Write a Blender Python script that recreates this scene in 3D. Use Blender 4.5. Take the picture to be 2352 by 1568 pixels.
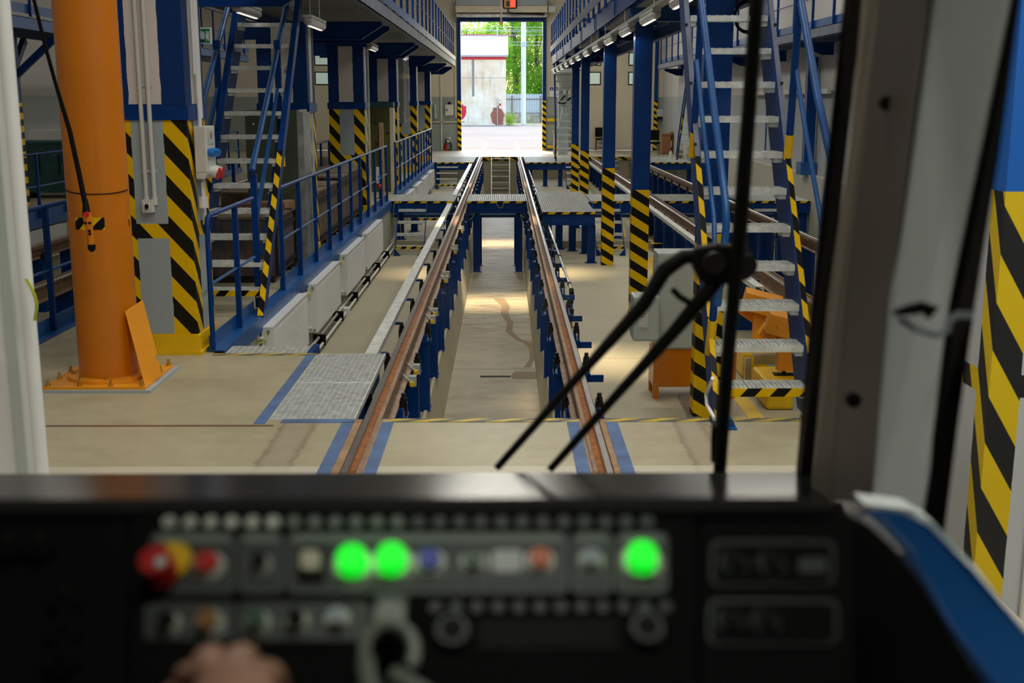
import bpy, math, random
from mathutils import Vector, Matrix
random.seed(11)
for o in list(bpy.data.objects): bpy.data.objects.remove(o)
SC = bpy.context.scene
COL = SC.collection
PI = math.pi

# ------------------------------------------------------------------ camera
F = 2700.0; VX = 1158.0; VY = 230.0; CX = 1176.0; CY = 784.0; H = 2.0
TH = math.atan((CY - VY) / F); PS = math.atan((VX - CX) / F * math.cos(TH))
ct, st, cp, sp = math.cos(TH), math.sin(TH), math.cos(PS), math.sin(PS)
cam_d = bpy.data.cameras.new('camera'); cam = bpy.data.objects.new('camera', cam_d); COL.objects.link(cam)
fw = Vector((-sp * ct, cp * ct, -st)); rt = Vector((cp, sp, 0)); up = rt.cross(fw)
cam.matrix_world = Matrix(((rt.x, up.x, -fw.x, 0), (rt.y, up.y, -fw.y, 0), (rt.z, up.z, -fw.z, H), (0, 0, 0, 1)))
cam_d.sensor_width = 36.0; cam_d.lens = F / 2352 * 36.0
cam_d.clip_start = 0.05; cam_d.clip_end = 600
cam_d.dof.use_dof = True; cam_d.dof.focus_distance = 17.0; cam_d.dof.aperture_fstop = 3.8; cam_d.dof.aperture_blades = 9
SC.camera = cam

# ------------------------------------------------------------------ view, sky, sun, hall lighting
SC.view_settings.view_transform = 'Standard'; SC.view_settings.look = 'None'
SC.view_settings.gamma = 1.0; SC.view_settings.use_curve_mapping = False
SC.view_settings.exposure = 0.0
W = bpy.data.worlds.new('sky'); SC.world = W; W.use_nodes = True
wn = W.node_tree; bgn = wn.nodes['Background']
sky = wn.nodes.new('ShaderNodeTexSky'); sky.sky_type = 'NISHITA'; sky.sun_disc = False
sky.sun_elevation = math.radians(52); sky.sun_rotation = math.radians(-12); sky.dust_density = 2.5; sky.air_density = 1.2
wn.links.new(sky.outputs['Color'], bgn.inputs['Color']); bgn.inputs['Strength'].default_value = 0.95
sd = bpy.data.lights.new('sun', 'SUN'); sd.energy = 4.0; sd.angle = math.radians(0.6); sd.color = (1.0, 0.95, 0.86)
sun = bpy.data.objects.new('sun', sd); COL.objects.link(sun)
el, az = math.radians(54), math.radians(-12)      # sun stands ahead of the tram, a little to the left
sdir = Vector((math.sin(az) * math.cos(el), math.cos(az) * math.cos(el), math.sin(el)))
sun.rotation_euler = sdir.to_track_quat('Z', 'Y').to_euler()
LAMP_POWER = 95.0; LAMP_COL = (1.0, 0.95, 0.84)
def area_light(name, loc, sx, sy, power, col, rot=(0, 0, 0), spread=PI):
    l = bpy.data.lights.new(name, 'AREA'); l.shape = 'RECTANGLE'; l.size = sx; l.size_y = sy; l.energy = power; l.color = col
    l.spread = spread
    o = bpy.data.objects.new(name, l); COL.objects.link(o); o.location = loc; o.rotation_euler = rot
    return o

def ray(x, y):
    a = (x - CX) / F; b = -(y - CY) / F
    Y = ct + st * b; Z = -st + ct * b
    return Vector((a * cp - Y * sp, a * sp + Y * cp, Z))
def PZ(x, y, z): r = ray(x, y); t = (z - H) / r.z; return Vector((r.x * t, r.y * t, z))
def PY(x, y, Y): r = ray(x, y); t = Y / r.y; return Vector((r.x * t, Y, H + r.z * t))
def PX(x, y, X): r = ray(x, y); t = X / r.x; return Vector((X, r.y * t, H + r.z * t))

# ------------------------------------------------------------------ materials
MATS = {}
def node_mat(name):
    m = bpy.data.materials.new(name); m.use_nodes = True; MATS[name] = m
    nt = m.node_tree; b = nt.nodes['Principled BSDF']
    return m, nt, b
class NX:
    """small helper for node maths"""
    def __init__(s, nt): s.nt = nt
    def n(s, t, **k):
        o = s.nt.nodes.new(t)
        for a, v in k.items(): setattr(o, a, v)
        return o
    def put(s, inp, v):
        if hasattr(v, 'is_output'): s.nt.links.new(v, inp)
        else: inp.default_value = v
    def m(s, op, a, b=0.0, c=0.0):
        o = s.n('ShaderNodeMath', operation=op); s.put(o.inputs[0], a); s.put(o.inputs[1], b); s.put(o.inputs[2], c)
        return o.outputs[0]
    def mix(s, f, a, b):
        o = s.n('ShaderNodeMix', data_type='RGBA'); s.put(o.inputs[0], f)
        for i, v in ((6, a), (7, b)):
            s.put(o.inputs[i], v if hasattr(v, 'is_output') else (*v[:3], 1))
        return o.outputs[2]
    def noise(s, vec, scale, detail=4, rough=0.55):
        o = s.n('ShaderNodeTexNoise'); o.inputs['Scale'].default_value = scale; o.inputs['Detail'].default_value = detail
        o.inputs['Roughness'].default_value = rough
        if vec is not None: s.nt.links.new(vec, o.inputs['Vector'])
        return o.outputs['Fac']
    def obj(s): return s.n('ShaderNodeTexCoord').outputs['Object']
    def sep(s, v):
        o = s.n('ShaderNodeSeparateXYZ'); s.nt.links.new(v, o.inputs[0]); return o.outputs
    def ramp(s, f, a, b):
        o = s.n('ShaderNodeMapRange'); s.put(o.inputs[0], f); o.inputs[1].default_value = a; o.inputs[2].default_value = b
        return o.outputs[0]
    def scale(s, v, sc):
        o = s.n('ShaderNodeMapping'); s.nt.links.new(v, o.inputs[0]); o.inputs['Scale'].default_value = sc; return o.outputs[0]
    def bump(s, b, h, strength=0.2, dist=0.01):
        o = s.n('ShaderNodeBump'); s.nt.links.new(h, o.inputs['Height']); o.inputs['Strength'].default_value = strength
        o.inputs['Distance'].default_value = dist; s.nt.links.new(o.outputs[0], b.inputs['Normal'])
def plain(name, col, rough=0.5, metal=0.0, var=0.12, nscale=6.0, coat=0.0, bump=0.0):
    m, nt, b = node_mat(name); x = NX(nt); o = x.obj()
    f = x.noise(o, nscale)
    lo = tuple(c * (1 - var) for c in col); hi = tuple(min(1, c * (1 + var)) for c in col)
    nt.links.new(x.mix(x.ramp(f, 0.3, 0.7), lo, hi), b.inputs['Base Color'])
    b.inputs['Roughness'].default_value = rough; b.inputs['Metallic'].default_value = metal
    if coat: b.inputs['Coat Weight'].default_value = coat
    if bump: x.bump(b, x.noise(o, nscale * 8), bump)
    return m
def emit(name, col, strength):
    m, nt, b = node_mat(name); b.inputs['Base Color'].default_value = (*col, 1)
    b.inputs['Emission Color'].default_value = (*col, 1); b.inputs['Emission Strength'].default_value = strength
    return m
BLUE = plain('blue_paint', (0.0, 0.034, 0.185), 0.38, 0, 0.15, 3, bump=0.03)
LBLUE = plain('light_blue_paint', (0.0, 0.068, 0.26), 0.4, 0, 0.25, 5)
SKYBLUE = plain('bright_blue_plastic', (0.01, 0.16, 0.55), 0.35)
FLOORBLUE = plain('worn_blue_floor_paint', (0.065, 0.13, 0.30), 0.6, 0, 0.3, 5)
ORANGE = plain('orange_paint', (0.58, 0.172, 0.0), 0.30, 0, 0.05, 2, coat=0.05)
ORANGE2 = plain('amber_paint', (0.80, 0.31, 0.01), 0.45, 0, 0.08, 3)
YELLOW = plain('yellow_paint', (0.80, 0.49, 0.0), 0.4, 0, 0.08, 3)
BLACK = plain('black_rubber', (0.003, 0.003, 0.003), 0.6)
BLACK.node_tree.nodes['Principled BSDF'].inputs['Specular IOR Level'].default_value = 0.15
MATTBLACK = plain('matt_black_plastic', (0.0022, 0.0024, 0.0026), 0.8)
MATTBLACK.node_tree.nodes['Principled BSDF'].inputs['Specular IOR Level'].default_value = 0.15
GLOSSBLACK = plain('gloss_black_sill', (0.006, 0.007, 0.007), 0.16, 0, 0.1, 3)
GLOSSBLACK.node_tree.nodes['Principled BSDF'].inputs['IOR'].default_value = 2.1
WHITE = plain('white_enamel', (0.72, 0.73, 0.74), 0.35, 0, 0.03, 2)
WALLWHITE = plain('white_wall_paint', (0.66, 0.62, 0.55), 0.75, 0, 0.07, 1.5)
GREY = plain('grey_paint', (0.36, 0.42, 0.46), 0.5, 0, 0.06, 2)
LGREY = plain('light_grey_enamel', (0.44, 0.49, 0.47), 0.45, 0, 0.04, 2)
PLASTIC = plain('pale_grey_plastic', (0.58, 0.59, 0.57), 0.5, 0, 0.03, 3)
CREAM = plain('cream_panel', (0.62, 0.56, 0.43), 0.55, 0, 0.05, 1.2)
BLUE.node_tree.nodes['Principled BSDF'].inputs['Specular IOR Level'].default_value = 0.18
GALV = plain('galvanised_steel', (0.74, 0.77, 0.76), 0.38, 0.30, 0.22, 14)
TIN = plain('zinc_sheet', (0.40, 0.42, 0.42), 0.38, 0.8, 0.25, 9)
DARKSTEEL = plain('dark_steel', (0.022, 0.020, 0.020), 0.5, 0.5, 0.4, 12)
PURPLE = plain('faded_blue_grey_steel', (0.13, 0.15, 0.22), 0.5, 0.2, 0.3, 4)
RUST = plain('brown_rail_steel', (0.27, 0.165, 0.11), 0.55, 0.25, 0.35, 9, bump=0.1)
def groove_mat():
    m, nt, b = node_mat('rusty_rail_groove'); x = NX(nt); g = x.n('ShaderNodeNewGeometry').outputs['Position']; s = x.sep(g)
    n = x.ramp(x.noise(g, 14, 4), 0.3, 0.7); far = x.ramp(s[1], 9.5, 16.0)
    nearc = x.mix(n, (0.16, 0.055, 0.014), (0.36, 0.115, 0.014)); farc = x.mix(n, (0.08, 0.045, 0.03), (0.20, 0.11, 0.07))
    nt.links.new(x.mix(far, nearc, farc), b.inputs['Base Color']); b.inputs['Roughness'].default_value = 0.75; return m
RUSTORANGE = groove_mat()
RAILTOP = plain('polished_rail_head', (0.42, 0.38, 0.36), 0.28, 0.85, 0.15, 12)
RED = plain('red_plastic', (0.55, 0.006, 0.008), 0.4)
DGREEN = plain('dark_green_paint', (0.045, 0.060, 0.038), 0.5, 0, 0.15, 3)
TEAL = plain('teal_paint', (0.012, 0.07, 0.075), 0.5, 0, 0.3, 4)
BRASS = plain('brass', (0.55, 0.36, 0.08), 0.35, 0.9)
YGREEN = plain('yellow_green_wire', (0.35, 0.42, 0.02), 0.5)
BROWNWOOD = plain('light_timber', (0.34, 0.22, 0.12), 0.8, 0, 0.25, 8)

def wood_side(name, c1, c2):
    m, nt, b = node_mat(name); x = NX(nt); o = x.obj(); s = x.sep(o)
    pl = x.m('FRACT', x.m('MULTIPLY', s[1], 4.5)); edge = x.m('LESS_THAN', pl, 0.06)
    n = x.noise(x.scale(o, (3, 3, 0.6)), 6, 6)
    col = x.mix(x.ramp(n, 0.3, 0.7), c1, c2)
    nt.links.new(x.mix(edge, col, (0.01, 0.008, 0.006)), b.inputs['Base Color']); b.inputs['Roughness'].default_value = 0.8
    return m
PLANK = wood_side('weathered_planks', (0.045, 0.028, 0.018), (0.17, 0.11, 0.065))
PLANKTOP = plain('grey_brown_board', (0.17, 0.13, 0.09), 0.85, 0, 0.3, 4)
def olive():
    m, nt, b = node_mat('olive_stained_steel'); x = NX(nt); o = x.obj()
    n = x.noise(o, 9, 5); spots = x.m('GREATER_THAN', n, 0.62)
    col = x.mix(x.ramp(x.noise(o, 1.2), 0.35, 0.65), (0.10, 0.095, 0.008), (0.035, 0.05, 0.012))
    nt.links.new(x.mix(spots, col, (0.012, 0.016, 0.01)), b.inputs['Base Color']); b.inputs['Roughness'].default_value = 0.6
    return m
OLIVE = olive()
def wall_mat(name='hall_wall_paint', split=2.13, hi=(0.60, 0.545, 0.44), lo=(0.29, 0.33, 0.31), seam=0.0):
    """upper part cream, lower part grey green, as painted in the hall"""
    m, nt, b = node_mat(name); x = NX(nt)
    g = x.n('ShaderNodeNewGeometry').outputs['Position']; s = x.sep(g)
    f = x.m('GREATER_THAN', s[2], split)
    n = x.ramp(x.noise(g, 0.7, 3), 0.3, 0.7)
    h2 = x.mix(n, tuple(c * 0.92 for c in hi), hi); l2 = x.mix(n, tuple(c * 0.9 for c in lo), lo)
    nt.links.new(x.mix(f, l2, h2), b.inputs['Base Color']); b.inputs['Roughness'].default_value = 0.7
    return m
WALL = wall_mat()
WALLR = wall_mat('side_wall_paint', 2.13, (0.55, 0.54, 0.53), (0.40, 0.42, 0.44))
def hazard(name, ax, az, period=0.26, bg=(0.82, 0.51, 0.0), fg=(0.005, 0.005, 0.004), ay=0.0, duty=0.5):
    m, nt, b = node_mat(name); x = NX(nt); o = x.obj(); s = x.sep(o)
    v = x.m('ADD', x.m('ADD', x.m('MULTIPLY', s[0], ax), x.m('MULTIPLY', s[2], az)), x.m('MULTIPLY', s[1], ay))
    f = x.m('LESS_THAN', x.m('FRACT', x.m('ADD', x.m('DIVIDE', v, period), 50.0)), duty)
    n = x.ramp(x.noise(o, 5), 0.2, 0.8)
    bg2 = x.mix(n, tuple(c * 0.85 for c in bg), bg)
    nt.links.new(x.mix(f, fg, bg2), b.inputs['Base Color']); b.inputs['Roughness'].default_value = 0.42; b.inputs['Specular IOR Level'].default_value = 0.15
    return m
HAZ = hazard('yellow_black_hazard', 0.62, 1.0, 0.243)                  # falls to the right on faces seen from the cab
HAZFLAT = hazard('yellow_black_floor_tape', 1.0, 0.0, 0.242, ay=-2.2, bg=(0.62, 0.45, 0.05), fg=(0.12, 0.12, 0.11))
HAZEDGE = hazard('yellow_black_edge_tape', 1.0, -1.0, 0.26)
HAZNOSE = hazard('yellow_black_tread_nosing', 1.0, -0.9, 0.19)
HAZSTR = hazard('yellow_black_stringer_tape', 1.3, 1.0, 0.27, ay=0.4)
HAZSTRY = hazard('yellow_black_gate_tape', -0.9, 1.0, 0.2)

def pillar_mat(name, hx, hy, z1, z2, zband, zbase=0.17, up_edge=0.185, period=0.32, low_edge=0.185, swap=1.0):
    """local x,y centred on the pillar: corner stripes below, blue corners above, grey and white fields between"""
    m, nt, b = node_mat(name); x = NX(nt); o = x.obj(); s = x.sep(o)
    n = x.m('MULTIPLY', x.m('SUBTRACT', x.noise(o, 7), 0.5), 0.02)
    dx = x.m('SUBTRACT', hx, x.m('ABSOLUTE', s[0])); dy = x.m('SUBTRACT', hy, x.m('ABSOLUTE', s[1]))
    e = x.m('ADD', x.m('MAXIMUM', dx, dy), n)
    v = x.m('ADD', x.m('ADD', x.m('MULTIPLY', s[0], 1.12 * swap), x.m('MULTIPLY', s[1], 1.4)), s[2])
    stripe = x.m('LESS_THAN', x.m('FRACT', x.m('ADD', x.m('DIVIDE', v, period), 40.3)), 0.5)
    hz = x.mix(stripe, (0.008, 0.008, 0.006), (0.78, 0.485, 0.0))
    low_is_edge = x.m('LESS_THAN', e, low_edge)
    band = x.m('MULTIPLY', x.m('GREATER_THAN', s[2], zband), x.m('LESS_THAN', s[2], zband + 0.115))
    low = x.mix(x.m('MAXIMUM', low_is_edge, band), (0.33, 0.39, 0.43), hz)
    low = x.mix(x.m('LESS_THAN', s[2], zbase), low, (0.78, 0.485, 0.0))
    upp = x.mix(x.m('LESS_THAN', e, up_edge), (0.64, 0.60, 0.57), (0.0, 0.029, 0.155))
    upp = x.mix(x.m('LESS_THAN', x.m('ADD', s[2], x.m('MULTIPLY', n, 0.6)), z2), upp, (0.0, 0.029, 0.155))
    nt.links.new(x.mix(x.m('GREATER_THAN', s[2], z1), low, upp), b.inputs['Base Color'])
    b.inputs['Roughness'].default_value = 0.5; b.inputs['Specular IOR Level'].default_value = 0.2
    return m
def concrete(name, c1, c2, scale=0.9, rough=0.55, crack=0.0, joints=(), stain=None, streak=0.0):
    m, nt, b = node_mat(name); x = NX(nt); o = x.n('ShaderNodeNewGeometry').outputs['Position']; s = x.sep(o)
    n1 = x.noise(o, scale, 5, 0.6); n2 = x.noise(x.scale(o, (1.0, 3.0, 1.0)), scale * 5, 4)
    f = x.m('ADD', x.m('MULTIPLY', x.ramp(n1, 0.3, 0.7), 0.65), x.m('MULTIPLY', x.ramp(n2, 0.3, 0.7), 0.35))
    col = x.mix(f, c1, c2)
    speck = x.m('GREATER_THAN', x.noise(o, 38, 2), 0.735)
    col = x.mix(x.m('MULTIPLY', speck, 0.5), col, tuple(c * 0.35 for c in c1))
    if streak:
        w2 = x.noise(x.scale(o, (0.8, 4.5, 1)), 2.2, 6, 0.65); sf2 = x.m('MULTIPLY', x.m('MULTIPLY', x.ramp(w2, 0.45, 0.62), streak), x.ramp(s[1], 15.5, 19.5)); col = x.mix(sf2, col, (0.15, 0.105, 0.06))
    if stain:
        w = x.noise(x.scale(o, (0.9, 1.6, 1)), 1.1, 6, 0.7)
        sf = x.m('MULTIPLY', x.ramp(w, 0.50, 0.66), stain[1]); col = x.mix(sf, col, stain[0])
    for (y, wd) in joints:
        jf = x.m('LESS_THAN', x.m('ABSOLUTE', x.m('SUBTRACT', s[1], y)), wd); col = x.mix(jf, col, tuple(c * 0.4 for c in c1))
    nt.links.new(col, b.inputs['Base Color'])
    nt.links.new(x.m('ADD', x.m('MULTIPLY', n2, 0.35), rough - 0.17), b.inputs['Roughness'])
    x.bump(b, n2, 0.08)
    return m
def near_floor_mat():
    """sealed concrete with the cracked filler strips that run beside both rails"""
    m, nt, b = node_mat('near_slab_concrete'); x = NX(nt); o = x.n('ShaderNodeNewGeometry').outputs['Position']; s = x.sep(o)
    n1 = x.noise(o, 1.0, 5, 0.6); n2 = x.noise(o, 7, 5, 0.6)
    f = x.m('ADD', x.m('MULTIPLY', x.ramp(n1, 0.3, 0.7), 0.6), x.m('MULTIPLY', x.ramp(n2, 0.3, 0.7), 0.4))
    col = x.mix(f, (0.32, 0.28, 0.18), (0.47, 0.43, 0.30))
    wob = x.m('MULTIPLY', x.m('SUBTRACT', x.noise(o, 9, 6, 0.7), 0.5), 0.09)
    wob2 = x.m('MULTIPLY', x.m('SUBTRACT', x.noise(o, 30, 4, 0.7), 0.5), 0.03)
    for xc, y1 in ((-1.20, 7.2), (-1.385, 7.2), (1.075, 7.3), (1.235, 7.3)):
        d = x.m('ABSOLUTE', x.m('SUBTRACT', x.m('ADD', x.m('ADD', s[0], wob), wob2), xc))
        c = x.m('MULTIPLY', x.m('SUBTRACT', 1.0, x.ramp(d, 0.002, 0.03)), x.m('LESS_THAN', s[1], y1))
        col = x.mix(x.m('MULTIPLY', c, 0.55), col, (0.13, 0.085, 0.04))
    for x0, x1 in ((-1.385, -1.2), (1.075, 1.235)):
        xx = x.m('ADD', s[0], wob)
        inn = x.m('MULTIPLY', x.m('MULTIPLY', x.m('GREATER_THAN', xx, x0), x.m('LESS_THAN', xx, x1)), x.m('LESS_THAN', s[1], 7.2))
        col = x.mix(x.m('MULTIPLY', inn, 0.45), col, (0.30, 0.26, 0.20))
    # brown expansion joint on the left
    j = x.m('MULTIPLY', x.m('LESS_THAN', x.m('ABSOLUTE', x.m('SUBTRACT', s[1], 7.13)), 0.022), x.m('LESS_THAN', s[0], -1.45))
    col = x.mix(j, col, (0.15, 0.09, 0.055))
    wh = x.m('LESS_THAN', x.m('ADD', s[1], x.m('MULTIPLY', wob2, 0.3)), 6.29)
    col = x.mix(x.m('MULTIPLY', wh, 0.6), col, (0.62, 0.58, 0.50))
    nt.links.new(col, b.inputs['Base Color']); b.inputs['Roughness'].default_value = 0.42
    x.bump(b, n2, 0.06); b.inputs['Specular IOR Level'].default_value = 0.35
    return m
NEARFLOOR = near_floor_mat()
FLOORC = concrete('hall_floor_concrete', (0.34, 0.305, 0.205), (0.45, 0.41, 0.29), 0.5, 0.5, joints=((13.35, 0.008), (19.6, 0.008), (31.0, 0.01)))
PITC = concrete('pit_floor_concrete', (0.30, 0.26, 0.175), (0.48, 0.43, 0.31), 0.7, 0.56, joints=((15.02, 0.012), (24.0, 0.03), (23.1, 0.015), (25.6, 0.02)), stain=((0.17, 0.11, 0.05), 0.45), streak=0.9)
PITW = concrete('pit_wall_concrete', (0.52, 0.48, 0.36), (0.66, 0.62, 0.48), 0.8, 0.6, joints=((15.02, 0.008),))
BASEW = concrete('side_wall_concrete', (0.33, 0.33, 0.27), (0.45, 0.44, 0.37), 0.9, 0.6)

# ------------------------------------------------------------------ mesh builder
BASE = {}
class MB:
    def __init__(s): s.v = []; s.f = []; s.m = []
    def add(s, vs, fs, mi=0):
        k = len(s.v); s.v += [tuple(v) for v in vs]; s.f += [tuple(i + k for i in f) for f in fs]; s.m += [mi] * len(fs); return s
    def box(s, x0, x1, y0, y1, z0, z1, mi=0):
        if x0 > x1: x0, x1 = x1, x0
        if y0 > y1: y0, y1 = y1, y0
        if z0 > z1: z0, z1 = z1, z0
        vs = [(x0, y0, z0), (x1, y0, z0), (x1, y1, z0), (x0, y1, z0), (x0, y0, z1), (x1, y0, z1), (x1, y1, z1), (x0, y1, z1)]
        return s.add(vs, [(3, 2, 1, 0), (4, 5, 6, 7), (0, 1, 5, 4), (1, 2, 6, 5), (2, 3, 7, 6), (3, 0, 4, 7)], mi)
    def bar(s, p0, p1, w, h, upv=(0, 0, 1), mi=0):
        p0 = Vector(p0); p1 = Vector(p1); d = (p1 - p0).normalized(); u = Vector(upv)
        if abs(d.dot(u)) > 0.98: u = Vector((0, 1, 0))
        sdv = d.cross(u).normalized(); u = sdv.cross(d).normalized()
        a = sdv * w / 2; c = u * h / 2
        vs = [p0 - a - c, p0 + a - c, p0 + a + c, p0 - a + c, p1 - a - c, p1 + a - c, p1 + a + c, p1 - a + c]
        return s.add(vs, [(3, 2, 1, 0), (4, 5, 6, 7), (0, 1, 5, 4), (1, 2, 6, 5), (2, 3, 7, 6), (3, 0, 4, 7)], mi)
    def cyl(s, p0, p1, r, n=12, r1=None, mi=0, caps=True):
        p0 = Vector(p0); p1 = Vector(p1); d = (p1 - p0).normalized(); u = Vector((0, 0, 1))
        if abs(d.z) > 0.95: u = Vector((1, 0, 0))
        a = d.cross(u).normalized(); b = d.cross(a); r1 = r if r1 is None else r1
        vs = []
        for p, q in ((p0, r), (p1, r1)):
            for i in range(n):
                t = 2 * PI * i / n; vs.append(p + a * math.cos(t) * q + b * math.sin(t) * q)
        fs = [(i, (i + 1) % n, (i + 1) % n + n, i + n) for i in range(n)]
        if caps: fs += [tuple(range(n - 1, -1, -1)), tuple(range(n, 2 * n))]
        return s.add(vs, fs, mi)
    def tube(s, pts, r, n=10, mi=0, rad=None):
        pts = [Vector(p) for p in pts]; vs = []; fs = []; pa = None
        for i, p in enumerate(pts):
            if i == 0: d = pts[1] - p
            elif i == len(pts) - 1: d = p - pts[i - 1]
            else: d = (pts[i + 1] - p).normalized() + (p - pts[i - 1]).normalized()
            d = d.normalized()
            if pa is None:
                u = Vector((0, 0, 1)) if abs(d.z) < 0.9 else Vector((1, 0, 0)); a = d.cross(u).normalized()
            else: a = (pa - d * pa.dot(d)).normalized()
            b = d.cross(a); pa = a; q = rad[i] if rad else r
            for k in range(n):
                t = 2 * PI * k / n; vs.append(p + a * math.cos(t) * q + b * math.sin(t) * q)
        for i in range(len(pts) - 1):
            for k in range(n): fs.append((i * n + k, i * n + (k + 1) % n, (i + 1) * n + (k + 1) % n, (i + 1) * n + k))
        fs += [tuple(range(n - 1, -1, -1)), tuple(range((len(pts) - 1) * n, len(pts) * n))]
        return s.add(vs, fs, mi)
    def prism(s, poly, y0, y1, axis='y', mi=0, mis=None):
        n = len(poly)
        def P(a, b, c): return (a, c, b) if axis == 'y' else ((c, a, b) if axis == 'x' else (a, b, c))
        vs = [P(a, b, y0) for a, b in poly] + [P(a, b, y1) for a, b in poly]
        k = len(s.v); s.v += vs
        for i in range(n):
            s.f.append((k + i, k + (i + 1) % n, k + (i + 1) % n + n, k + i + n)); s.m.append(mis[i] if mis else mi)
        s.f += [tuple(k + i for i in range(n - 1, -1, -1)), tuple(k + i for i in range(n, 2 * n))]; s.m += [mi, mi]
        return s
    def ball(s, c, r, n=10, m=7, mi=0, sc=(1, 1, 1)):
        vs = [(c[0], c[1], c[2] + r * sc[2])]; fs = []
        for j in range(1, m):
            ph = PI * j / m
            for i in range(n):
                t = 2 * PI * i / n
                vs.append((c[0] + r * sc[0] * math.sin(ph) * math.cos(t), c[1] + r * sc[1] * math.sin(ph) * math.sin(t), c[2] + r * sc[2] * math.cos(ph)))
        vs.append((c[0], c[1], c[2] - r * sc[2])); L = len(vs) - 1
        for i in range(n):
            fs.append((0, 1 + i, 1 + (i + 1) % n)); fs.append((L, 1 + (m - 2) * n + (i + 1) % n, 1 + (m - 2) * n + i))
            for j in range(m - 2): fs.append((1 + j * n + i, 1 + (j + 1) * n + i, 1 + (j + 1) * n + (i + 1) % n, 1 + j * n + (i + 1) % n))
        return s.add(vs, fs, mi)
    def quad(s, a, b, c, d, mi=0): return s.add([a, b, c, d], [(0, 1, 2, 3)], mi)
    def build(s, name, mats, parent=None, base=None, smooth=False, bevel=0.0):
        if parent is not None: base = BASE[parent.name]
        base = Vector(base) if base is not None else Vector((0, 0, 0))
        me = bpy.data.meshes.new(name)
        me.from_pydata([(v[0] - base.x, v[1] - base.y, v[2] - base.z) for v in s.v], [], s.f)
        if not isinstance(mats, (list, tuple)): mats = [mats]
        for mt in mats: me.materials.append(mt)
        if len(mats) > 1: me.polygons.foreach_set('material_index', s.m)
        import bmesh
        b = bmesh.new(); b.from_mesh(me); bmesh.ops.recalc_face_normals(b, faces=b.faces); b.to_mesh(me); b.free()
        me.update()
        if smooth:
            try: me.shade_smooth()
            except Exception: pass
            me.set_sharp_from_angle(angle=math.radians(42))
        o = bpy.data.objects.new(name, me); COL.objects.link(o)
        if parent is not None: o.parent = parent
        else: o.location = base
        BASE[o.name] = base
        if bevel:
            md = o.modifiers.new('bevel', 'BEVEL'); md.width = bevel; md.segments = 2; md.limit_method = 'ANGLE'
        return o
def thing(name, label, cat, loc=(0, 0, 0), group=None):
    o = bpy.data.objects.new(name, None); COL.objects.link(o); o.location = loc; o.empty_display_size = 0.1
    BASE[o.name] = Vector(loc); o['label'] = label; o['category'] = cat
    if group: o['group'] = group
    return o
def tag(o, label, cat, group=None, kind=None):
    o['label'] = label; o['category'] = cat
    if group: o['group'] = group
    if kind: o['kind'] = kind
    return o
def struct(o, label=None):
    o['kind'] = 'structure'
    if label: o['label'] = label
    return o
def copy_tree(o, loc, label=None, group=None, parent=None):
    c = o.copy(); COL.objects.link(c)
    if parent is not None: c.parent = parent
    else:
        c.location = loc
        if label: c['label'] = label
        if group: c['group'] = group
    BASE[c.name] = Vector(loc) if loc is not None else Vector((0, 0, 0))
    for ch in list(o.children): copy_tree(ch, loc, parent=c)
    return c
ORD = ['first', 'second', 'third', 'fourth', 'fifth', 'sixth', 'seventh', 'eighth', 'ninth', 'tenth', 'eleventh', 'twelfth', 'thirteenth',
       'fourteenth', 'fifteenth', 'sixteenth', 'seventeenth', 'eighteenth', 'nineteenth', 'twentieth', 'twenty-first', 'twenty-second',
       'twenty-third', 'twenty-fourth', 'twenty-fifth', 'twenty-sixth', 'twenty-seventh', 'twenty-eighth', 'twenty-ninth', 'thirtieth']
def grating(mb, x0, x1, y0, y1, z, along='y', sp=0.034, cross=0.25, h=0.03, t=0.004, ct_=0.006):
    """bearing bars run along the given axis, cross rods the other way"""
    if along == 'y':
        n = max(2, int((x1 - x0) / sp)); 
        for i in range(n + 1):
            x = x0 + (x1 - x0) * i / n; mb.box(x - t / 2, x + t / 2, y0, y1, z - h, z)
        n = max(1, int((y1 - y0) / cross))
        for i in range(n + 1):
            y = y0 + (y1 - y0) * i / n; mb.box(x0, x1, y - ct_ / 2, y + ct_ / 2, z - h * 0.6, z - 0.001)
    else:
        n = max(2, int((y1 - y0) / sp))
        for i in range(n + 1):
            y = y0 + (y1 - y0) * i / n; mb.box(x0, x1, y - t / 2, y + t / 2, z - h, z)
        n = max(1, int((x1 - x0) / cross))
        for i in range(n + 1):
            x = x0 + (x1 - x0) * i / n; mb.box(x - ct_ / 2, x + ct_ / 2, y0, y1, z - h * 0.6, z - 0.001)
    return mb
# ================================================================== the setting
YG = 48.5
def slab(name, x0, x1, y0, y1, z0, z1, mat):
    o = MB().box(x0, x1, y0, y1, z0, z1).build(name, mat); return struct(o)
slab('floor', -12.6, -0.958, -7.0, 7.28, -1.9, 0.0, NEARFLOOR)
slab('floor', -0.774, 0.470, -7.0, 7.28, -1.9, 0.0, NEARFLOOR)
slab('floor', 0.642, 2.03, -7.0, 7.28, -1.9, 0.0, NEARFLOOR)
slab('floor', 2.03, 6.4, -7.0, 7.28, -1.9, -0.94, FLOORC)
slab('floor', -3.95, -1.51, 7.28, 9.27, -1.9, 0.0, NEARFLOOR)
slab('floor', -3.95, -2.36, 9.27, 42.9, -1.9, 0.0, FLOORC)
slab('floor', -12.6, -8.0, 7.28, 42.9, -1.9, 0.0, FLOORC)
slab('floor', -12.6, 6.4, 42.9, 49.4, -1.9, -0.006, FLOORC)
slab('floor', -8.0, -3.95, 7.28, 42.9, -1.9, -0.94, FLOORC)
slab('floor', -2.36, -0.76, 7.28, 23.7, -1.9, -0.94, FLOORC)
slab('floor', 0.48, 6.4, 7.28, 23.7, -1.9, -0.94, FLOORC)
slab('floor', -2.36, -0.76, 23.7, 42.9, -1.9, -0.79, FLOORC)
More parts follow.
